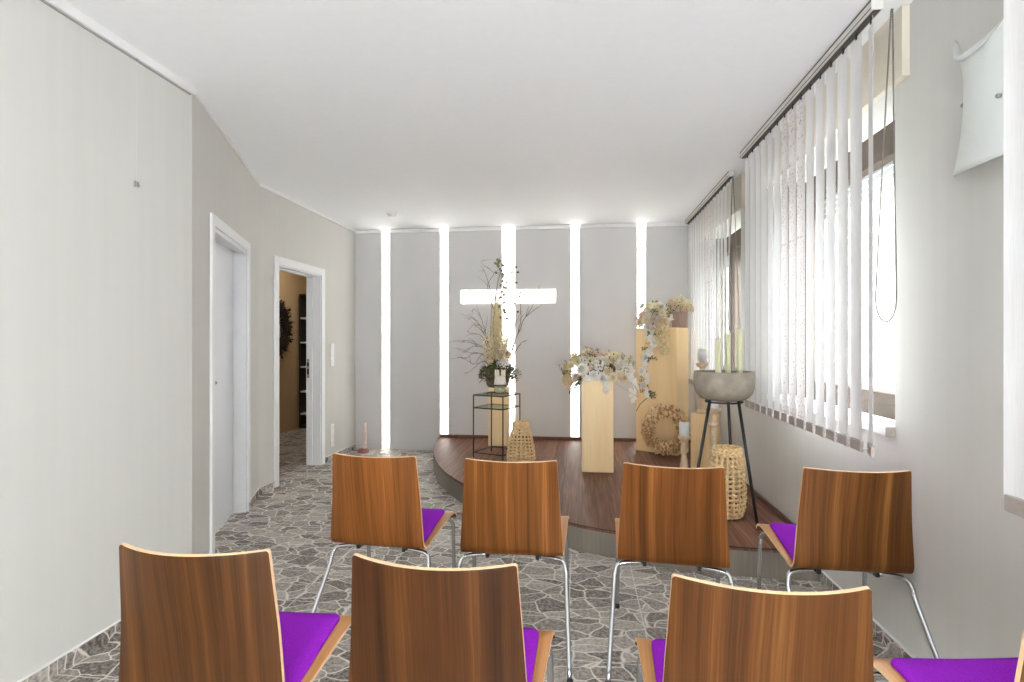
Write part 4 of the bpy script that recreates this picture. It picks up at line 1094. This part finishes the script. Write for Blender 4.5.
b.tube([(0.05, -0.07, 0.07), (0.06, -0.105, 0.04), (0.07, -0.115, -0.1), (0.080, -0.115, -0.18)], 0.004, 5)
b.build('amaranth_plume', P_STRAW, t)
for k in range(10):
    kit.put('spray_green', None, 'leaf_spray', None, t, aim((rng.uniform(-.12, .1), rng.uniform(-.06, .02), 0.10), (rng.uniform(-.9, .6), rng.uniform(-.6, .1), rng.uniform(0.2, 1))), rng.uniform(0.09, 0.14))
for k in range(6):
    kit.put('spray_dry', None, 'leaf_spray', None, t, aim((rng.uniform(-.1, .1), -.06, 0.08), (rng.uniform(-.8, .8), rng.uniform(-.8, .1), rng.uniform(0.1, .8))), rng.uniform(0.09, 0.12))

# --- twig arrangement in the stone pot on the slim pillar
t = thing('twig_arrangement', 'tall arrangement of twigs and dried grasses in a stone pot before the cross', 'flower arrangement', (-0.945, 6.322, ST+0.669))
b = MB(); b.lathe([(0.100, 0), (0.115, 0.008), (0.128, 0.03), (0.160, 0.19), (0.168, 0.215), (0.157, 0.215), (0.150, 0.18), (0.0001, 0.16)], 36); b.build('pot', POTM, t)
b = MB()
for k in range(1100):
    a_ = rng.uniform(0, 2*PI); rr = rng.uniform(0.02, 0.215); z = 0.215+0.07*(1-(rr/0.19)**2)-max(0, rr-0.14)*1.5+rng.uniform(-.02, .01)
    b.petal(aim((rr*math.cos(a_), rr*math.sin(a_), z), (math.cos(a_)*rr*8, math.sin(a_)*rr*8, 0.8+rng.uniform(-.6, .4)), rng.uniform(0, 6)) @ Matrix.Rotation(0.8, 4, 'X'), 0.058, 0.014, 0.4, rng.uniform(-.9, .6), 0 if rng.random() < .8 else 1, 3)
b.build('moss_collar', [MOSS, LEAF], t)
def twig(pts, r0, m=TWIG, side=0, seed=0, name='twig'):
    rg = random.Random(seed); P = cat(pts, 5); b = MB(); r0 *= 1.25; n_ = len(P)
    P = [p+V((rg.uniform(-1, 1), rg.uniform(-1, 1), rg.uniform(-1, 1)))*0.006 for p in P]
    b.tube(P, [r0*(1-0.75*i/n_) for i in range(n_)], 5)
    for k in range(side):
        i = rg.randint(n_//3, n_-3); d = (P[i+1]-P[i]).normalized()+V((rg.uniform(-.8, .8), rg.uniform(-.6, .6), rg.uniform(-.3, .6))); l = rg.uniform(.06, .16)
        b.tube([P[i], P[i]+d*l*.5+V((0, 0, .01)), P[i]+d*l], [r0*.5, r0*.4, r0*.2], 4)
    return b.build(name, m, t)
# right-hand curved branch reaching up
twig([(0.06, 0, 0.2), (0.13, -.03, 0.34), (0.24, -.04, 0.62), (0.33, -.03, 0.82), (0.43, -.02, 0.98), (0.50, 0, 1.20)], 0.0055, TWIG, 2, 1)
twig([(0.05, 0, 0.2), (0.17, .02, 0.44), (0.25, .03, 0.70), (0.27, .02, 0.90), (0.24, 0, 1.03), (0.13, 0, 1.06)], 0.005, TWIG, 2, 2)
twig([(0.03, 0, 0.2), (0.10, .02, 0.5), (0.20, 0, 0.74), (0.29, 0, 0.90)], 0.0045, TWIG, 3, 3)
twig([(0.06, 0, 0.22), (0.20, -.02, 0.40), (0.28, 0, 0.52), (0.36, 0, 0.56)], 0.004, TWIG, 2, 4)
# upright ones
twig([(0.0, 0, 0.2), (-0.05, 0, 0.6), (-0.04, .01, 0.95), (0.0, 0, 1.2), (0.04, 0, 1.40), (0.045, 0, 1.55)], 0.0055, TWIG, 3, 5)
twig([(-0.02, 0, 0.2), (-0.09, .02, 0.6), (-0.07, .02, 1.0), (-0.12, 0, 1.25), (-0.16, 0, 1.36), (-0.22, 0, 1.36)], 0.004, TWIG, 4, 6)
twig([(-0.04, 0, 0.9), (-0.12, 0.0, 1.18), (-0.05, 0, 1.34), (-0.20, 0, 1.46), (-0.10, 0, 1.50)], 0.003, TWIG, 2, 7)
# sideways curly ones towards the doorway
for k, (zz, ex, ez) in enumerate(((0.30, -0.40, 0.16), (0.34, -0.48, 0.36), (0.40, -0.44, 0.52), (0.45, -0.38, 0.66), (0.5, -0.36, 0.78), (0.42, -0.47, 0.44), (0.5, -0.33, 0.88), (0.36, -0.34, 0.30), (0.55, -0.28, 0.70))):
    twig([(-0.03, 0, 0.22), (-0.11, -.02, zz), (ex*0.55, -.05*(k % 3-1), (zz+ez)/2+0.05), (ex*0.8, -.04*(k % 2), ez+0.03*(-1)**k), (ex, 0, ez)], 0.0036, TWIG, 4, 20+k)
# dried grass plume
b = MB()
for k in range(150):
    a_ = rng.uniform(0, 2*PI); rr = rng.uniform(0, 0.085); top = rng.uniform(0.45, 1.13)
    x0, y0 = rr*0.5*math.cos(a_), rr*0.5*math.sin(a_)
    e = V((0.0+rr*0.9*math.cos(a_), rr*0.8*math.sin(a_), top)); m_ = V((x0-0.01, y0, 0.2)).lerp(e, 0.55)+V((rng.uniform(-.02, .02), 0, 0))
    b.tube([(x0-0.01, y0, 0.2), m_, e], [0.0022, 0.002, 0.001], 4)
    for q in range(5):
        p = m_.lerp(e, q/5+rng.random()*.2); d = V((rng.uniform(-.7, .7), rng.uniform(-.7, .7), 1))
        b.petal(aim(p, d, rng.uniform(0, 6)) @ Matrix.Rotation(1.1, 4, 'X'), 0.035, 0.009, 0.3, 0.2, 0, 2)
b.build('dried_grass', P_STRAW, t)['kind'] = 'stuff'
for k in range(44):
    a_ = rng.uniform(0, 2*PI); rr = rng.uniform(0.02, .12)
    kit.put('spray_cream', lambda: spray_mesh(26, 1, (0.12, 0.06), 31, 0.05, 0.7), 'dried_spray', [P_CREAM, TWIG], t, aim((rr*math.cos(a_)+0.01, rr*math.sin(a_), 0.24), (rr*math.cos(a_)*1.8+0.03, rr*math.sin(a_)*1.8, 1), rng.uniform(0, 6)), rng.uniform(0.20, 0.46))
for k in range(16):
    a_ = rng.uniform(0, 2*PI); kit.put('spray_peach', None, 'dried_spray', None, t, aim((0.04*math.cos(a_), 0.04*math.sin(a_)-.03, 0.26), (0.3*math.cos(a_), 0.3*math.sin(a_)-.2, 1)), rng.uniform(0.15, 0.30))
bloom('rose', 'white', t, (0.09, -0.09, 0.285), (0.3, -0.8, 0.6), 0.062, rng); bloom('hydrangea', 'white', t, (0.045, -0.11, 0.27), (0.1, -0.8, 0.6), 0.05, rng)
bloom('rose', 'peach', t, (0.10, -0.05, 0.40), (0.3, -0.8, 0.6), 0.05, rng); bloom('hydrangea', 'peach', t, (0.12, -0.02, 0.37), (0.5, -0.6, 0.6), 0.045, rng)
bloom('rose', 'cream', t, (-0.07, -0.09, 0.29), (-0.3, -0.8, 0.6), 0.045, rng); bloom('orchid', 'white', t, (-0.11, -0.06, 0.27), (-0.5, -0.7, 0.5), 0.045, rng)
# eucalyptus branch with round leaves
eb = cat([(0.03, 0, 0.3), (0.08, -.02, 0.7), (0.06, -.02, 1.0), (0.07, -.02, 1.2), (0.02, -.02, 1.40), (0.03, -.02, 1.52)], 6)
b = MB(); b.tube(eb, 0.003, 5, mi=1)
for k in range(26):
    i = 8+int(k/26*(len(eb)-9)); p = eb[i]; a_ = k*2.4; d = V((math.cos(a_), math.sin(a_)*0.7-.2, rng.uniform(-.3, .5)))
    b.tube([p, p+d*0.035], 0.0012, 4, mi=1); b.petal(aim(p+d*0.035, (rng.uniform(-.4, .4), -1, rng.uniform(-.3, .6)), rng.uniform(0, 6)), 0.042, 0.036, 0.1, 0.2, 0, 4, 0.75)
b.build('eucalyptus_branch', [LEAFG, TWIG], t)
for k, (x, z) in enumerate(((0.02, 1.46), (0.07, 1.42), (0.05, 1.36), (0.22, 1.40), (0.17, 1.34), (0.24, 1.34), (0.22, 1.22), (0.27, 1.10), (0.26, 1.06), (0.20, 0.98), (0.24, 0.88))):
    b = MB(); b.ball((0, 0, 0), 0.013, 0, 6, (1.2, 1, 0.9)); b.tube([(0, 0, 0), (-0.02, 0.0, -0.05), (-x*0.25-0.01, 0.02, -0.16)], 0.0012, 4, mi=1)
    b.build('seed_pod', [plain('dark_pod_%d' % k, srgb(74, 70, 48), 0.8), TWIG], t, (x, -0.02, z))
for k in range(10):
    a_ = rng.uniform(-PI, 0.2); kit.put('spray_green', None, 'leaf_spray', None, t, aim((0.12*math.cos(a_), 0.12*math.sin(a_), 0.22), (math.cos(a_)*1.2, math.sin(a_)-.2, rng.uniform(-.3, .5))), rng.uniform(0.08, 0.13))
for k in range(5):
    kit.put('spray_green', None, 'trailing_leaves', None, t, aim((0.16+rng.uniform(-.02, .02), -0.05, 0.24), (0.5, -0.3, -0.6+rng.uniform(-.4, .2))), rng.uniform(0.12, 0.17))

# ------------------------------------------------------------------ side room seen through the doorway
Mw = Matrix.Translation((-4.35, 7.36, 1.56)) @ Matrix.Rotation(PI/2, 4, 'Z')
o = bpy.data.objects.new('twig_wreath', None); COL.objects.link(o); o.matrix_world = Mw; tag(o, 'large dark twig wreath on the tan wall past the open doorway', 'wreath')
rg = random.Random(8); b = MB()
for k in range(60):
    ph = rg.uniform(0, 6); R0 = 0.30+rg.uniform(-.09, .07); q = rg.uniform(.6, 1.4); s0 = rg.uniform(0, 6); ln = rg.uniform(2.5, 5.5)
    pts = [((R0+0.03*math.sin(q*3*a_+ph))*math.cos(s0+a_), 0.03*math.cos(a_*4+ph)-0.01, (R0+0.03*math.sin(q*3*a_+ph))*math.sin(s0+a_)) for a_ in [ln*i/22 for i in range(23)]]
    b.tube(pts, 0.006, 5)
b.build('twisted_ring', TWIGD, o)
b = MB()
for k in range(700):
    a_ = rg.uniform(0, 2*PI); d = V((math.cos(a_), -rg.random()*.5, math.sin(a_))); d2 = d+V((-math.sin(a_), 0, math.cos(a_)))*rg.uniform(.2, 1.4)
    p = d*0.30*rg.uniform(.7, 1.25); p.y = -0.02*rg.random(); l = rg.uniform(.06, .16)
    b.tube([p, p+d2.normalized()*l*.6, p+(d2+d*.4).normalized()*l], [0.004, 0.003, 0.0015], 4)
    if k % 2: b.petal(aim(p+d2.normalized()*l*.5, d+V((0, -.5, 0)), rg.uniform(0, 6)) @ Matrix.Rotation(.6, 4, 'X'), 0.06, 0.03, .3, .3, 0, 3)
b.build('loose_twigs', TWIGD, o)

t = thing('bookcase', 'dark bookcase with white shelves past the open doorway', 'bookcase', (-3.76, 8.12, 0))
b = MB(); b.box((-0.62, 0.38, 0), (0.62, 0.40, 2.12)); b.box((-0.62, 0, 0), (-0.60, 0.38, 2.12), 0.002); b.box((0.60, 0, 0), (0.62, 0.38, 2.12), 0.002); b.box((-0.60, 0, 2.10), (0.60, 0.38, 2.12), 0.002); b.box((-0.6, 0.02, 0), (0.6, 0.38, 0.05))
b.build('carcass', DARKSHELF, t)
SZ = [0.23, 0.58, 0.97, 1.355, 1.74]
for z in SZ:
    b = MB(); b.box((-0.60, 0.005, z-0.012), (0.60, 0.38, z+0.012), 0.002); b.build('shelf', WHITE, t)
for z, lb in ((SZ[4], 'tan urn on the topmost visible shelf past the doorway'), (SZ[3], 'tan urn on the middle shelf past the doorway'), (SZ[2], 'tan urn on the lower shelf past the doorway')):
    u = thing('urn', lb, 'urn', (-4.21, 8.25, z+0.013), 0, 'tan urns on the dark bookcase')
    b = MB(); b.lathe([(0.05, 0), (0.06, 0.01), (0.095, 0.09), (0.10, 0.14), (0.08, 0.20), (0.055, 0.215)], 24); b.build('vessel', URN, u)
    b = MB(); b.lathe([(0.058, 0.215), (0.058, 0.225), (0.04, 0.24), (0.012, 0.245), (0.014, 0.262), (0.0001, 0.268)], 24); b.build('lid', URN, u)

# ------------------------------------------------------------------ outdoors (seen through the windows)
b = MB(); b.box((1.75, -6, -0.35), (14, 28, -0.25)); o = b.build('ground', SCREED); tag(o, 'pale paving outside the windows', 'ground', kind='structure')
rg = random.Random(4)
def shrub(label, x, y, r, h):
    t = thing('garden_shrub', label, 'shrub', (x, y, -0.25))
    b = MB()
    for k in range(700):
        z = rg.random(); rr = r*math.sqrt(max(0.05, 1-(2*z-0.9)**2))*rg.uniform(.6, 1); a_ = rg.uniform(0, 6.28)
        b.petal(aim((rr*math.cos(a_), rr*math.sin(a_), 0.25+z*h), (math.cos(a_), math.sin(a_), .5), rg.uniform(0, 6)), 0.13, 0.06, .3, .3, 0, 2)
    b.build('foliage', HEDGE, t)
    b = MB()
    for k in range(5): b.tube([(0.04*k-.08, 0, 0), (rg.uniform(-.3, .3)*r, rg.uniform(-.3, .3)*r, h*.7)], [0.03, 0.01], 6)
    b.build('stems', TWIG, t)
PLASTER = plain('house_plaster', (0.26, 0.25, 0.235), 0.9, var=0.08, vscale=2)
t = thing('house', 'pale plastered house across the yard outside the windows', 'house', (6.0, 16.0, -0.25))
b = MB(); b.box((0, -11, 0), (7, 11, 6.4)); b.build('wall', PLASTER, t)
b = MB(); b.add([(-0.4, -11.3, 6.4), (7.4, -11.3, 6.4), (7.4, 11.3, 6.4), (-0.4, 11.3, 6.4), (3.5, -11.3, 8.6), (3.5, 11.3, 8.6)], [(3, 2, 1, 0), (0, 4, 5, 3), (1, 2, 5, 4), (0, 1, 4), (2, 3, 5)]); b.build('roof', plain('roof_tiles', (0.16, 0.09, 0.07), 0.9, var=0.2), t)
for yy in (-9, -6, -3, 0, 3, 6):
    for zz in (0.9, 3.9):
        b = MB(); b.box((-0.03, yy-0.6, zz), (0.0, yy+0.6, zz+1.4), 0.004); f_ = b.build('window', MOULD, t)
        b = MB(); b.box((-0.04, yy-0.52, zz+0.08), (-0.031, yy+0.52, zz+1.32)); b.build('pane', plain('dark_pane', (0.12, 0.13, 0.14), 0.2) if yy == -9 and zz < 1 else bpy.data.materials['dark_pane'], f_)
shrub('leafy shrub outside the far window', 3.6, 9.2, 0.55, 1.5)
shrub('leafy shrub outside the nearer window', 3.4, 5.6, 0.5, 1.3)

# ------------------------------------------------------------------ light
w = bpy.data.worlds.new('daylight'); scene.world = w; w.use_nodes = True
bg = w.node_tree.nodes['Background']; bg.inputs[0].default_value = (0.95, 0.98, 1.0, 1); bg.inputs[1].default_value = 12.0
# added fill light brightening the side room, no known fixture
ld = bpy.data.lights.new('side_room_lamp', 'AREA'); ld.energy = 5; ld.size = 0.4; ld.color = (1.0, 0.93, 0.82)
lo = bpy.data.objects.new('side_room_lamp', ld); lo.location = (-3.75, 7.3, ZC-0.03); COL.objects.link(lo)
# daylight through each window (portals guide sampling only)
for i, (y0, y1) in enumerate(WY):
    ld = bpy.data.lights.new('window_portal', 'AREA'); ld.shape = 'RECTANGLE'; ld.size = y1-y0; ld.size_y = WZ1-WZ0; ld.cycles.is_portal = True
    lo = bpy.data.objects.new('window_portal', ld); lo.location = (XR+0.31, (y0+y1)/2, (WZ0+WZ1)/2); lo.rotation_euler = (PI/2, 0, PI/2); COL.objects.link(lo)

ld = bpy.data.lights.new('window_portal', 'AREA'); ld.shape = 'RECTANGLE'; ld.size = RX1-RX0; ld.size_y = RZ1-RZ0; ld.cycles.is_portal = True  # portal of the added rear opening
lo = bpy.data.objects.new('window_portal', ld); lo.location = ((RX0+RX1)/2, YN-0.21, (RZ0+RZ1)/2); lo.rotation_euler = (PI/2, 0, PI); COL.objects.link(lo)
# ------------------------------------------------------------------ camera and view
cd = bpy.data.cameras.new('camera'); cam = bpy.data.objects.new('camera', cd); COL.objects.link(cam)
cam.location = (0, 0, H_EYE); cam.rotation_euler = (PI/2, 0, math.radians(7.0))
cd.sensor_width = 36; cd.lens = 545/1024*36; cd.clip_start = 0.02
scene.camera = cam
scene.view_settings.view_transform = 'Standard'; scene.view_settings.look = 'None'
scene.view_settings.exposure = 0.85; scene.view_settings.gamma = 1.0; scene.view_settings.use_curve_mapping = False
scene.cycles.use_denoising = True
scene.cycles.max_bounces = 12; scene.cycles.diffuse_bounces = 6; scene.cycles.transparent_max_bounces = 16
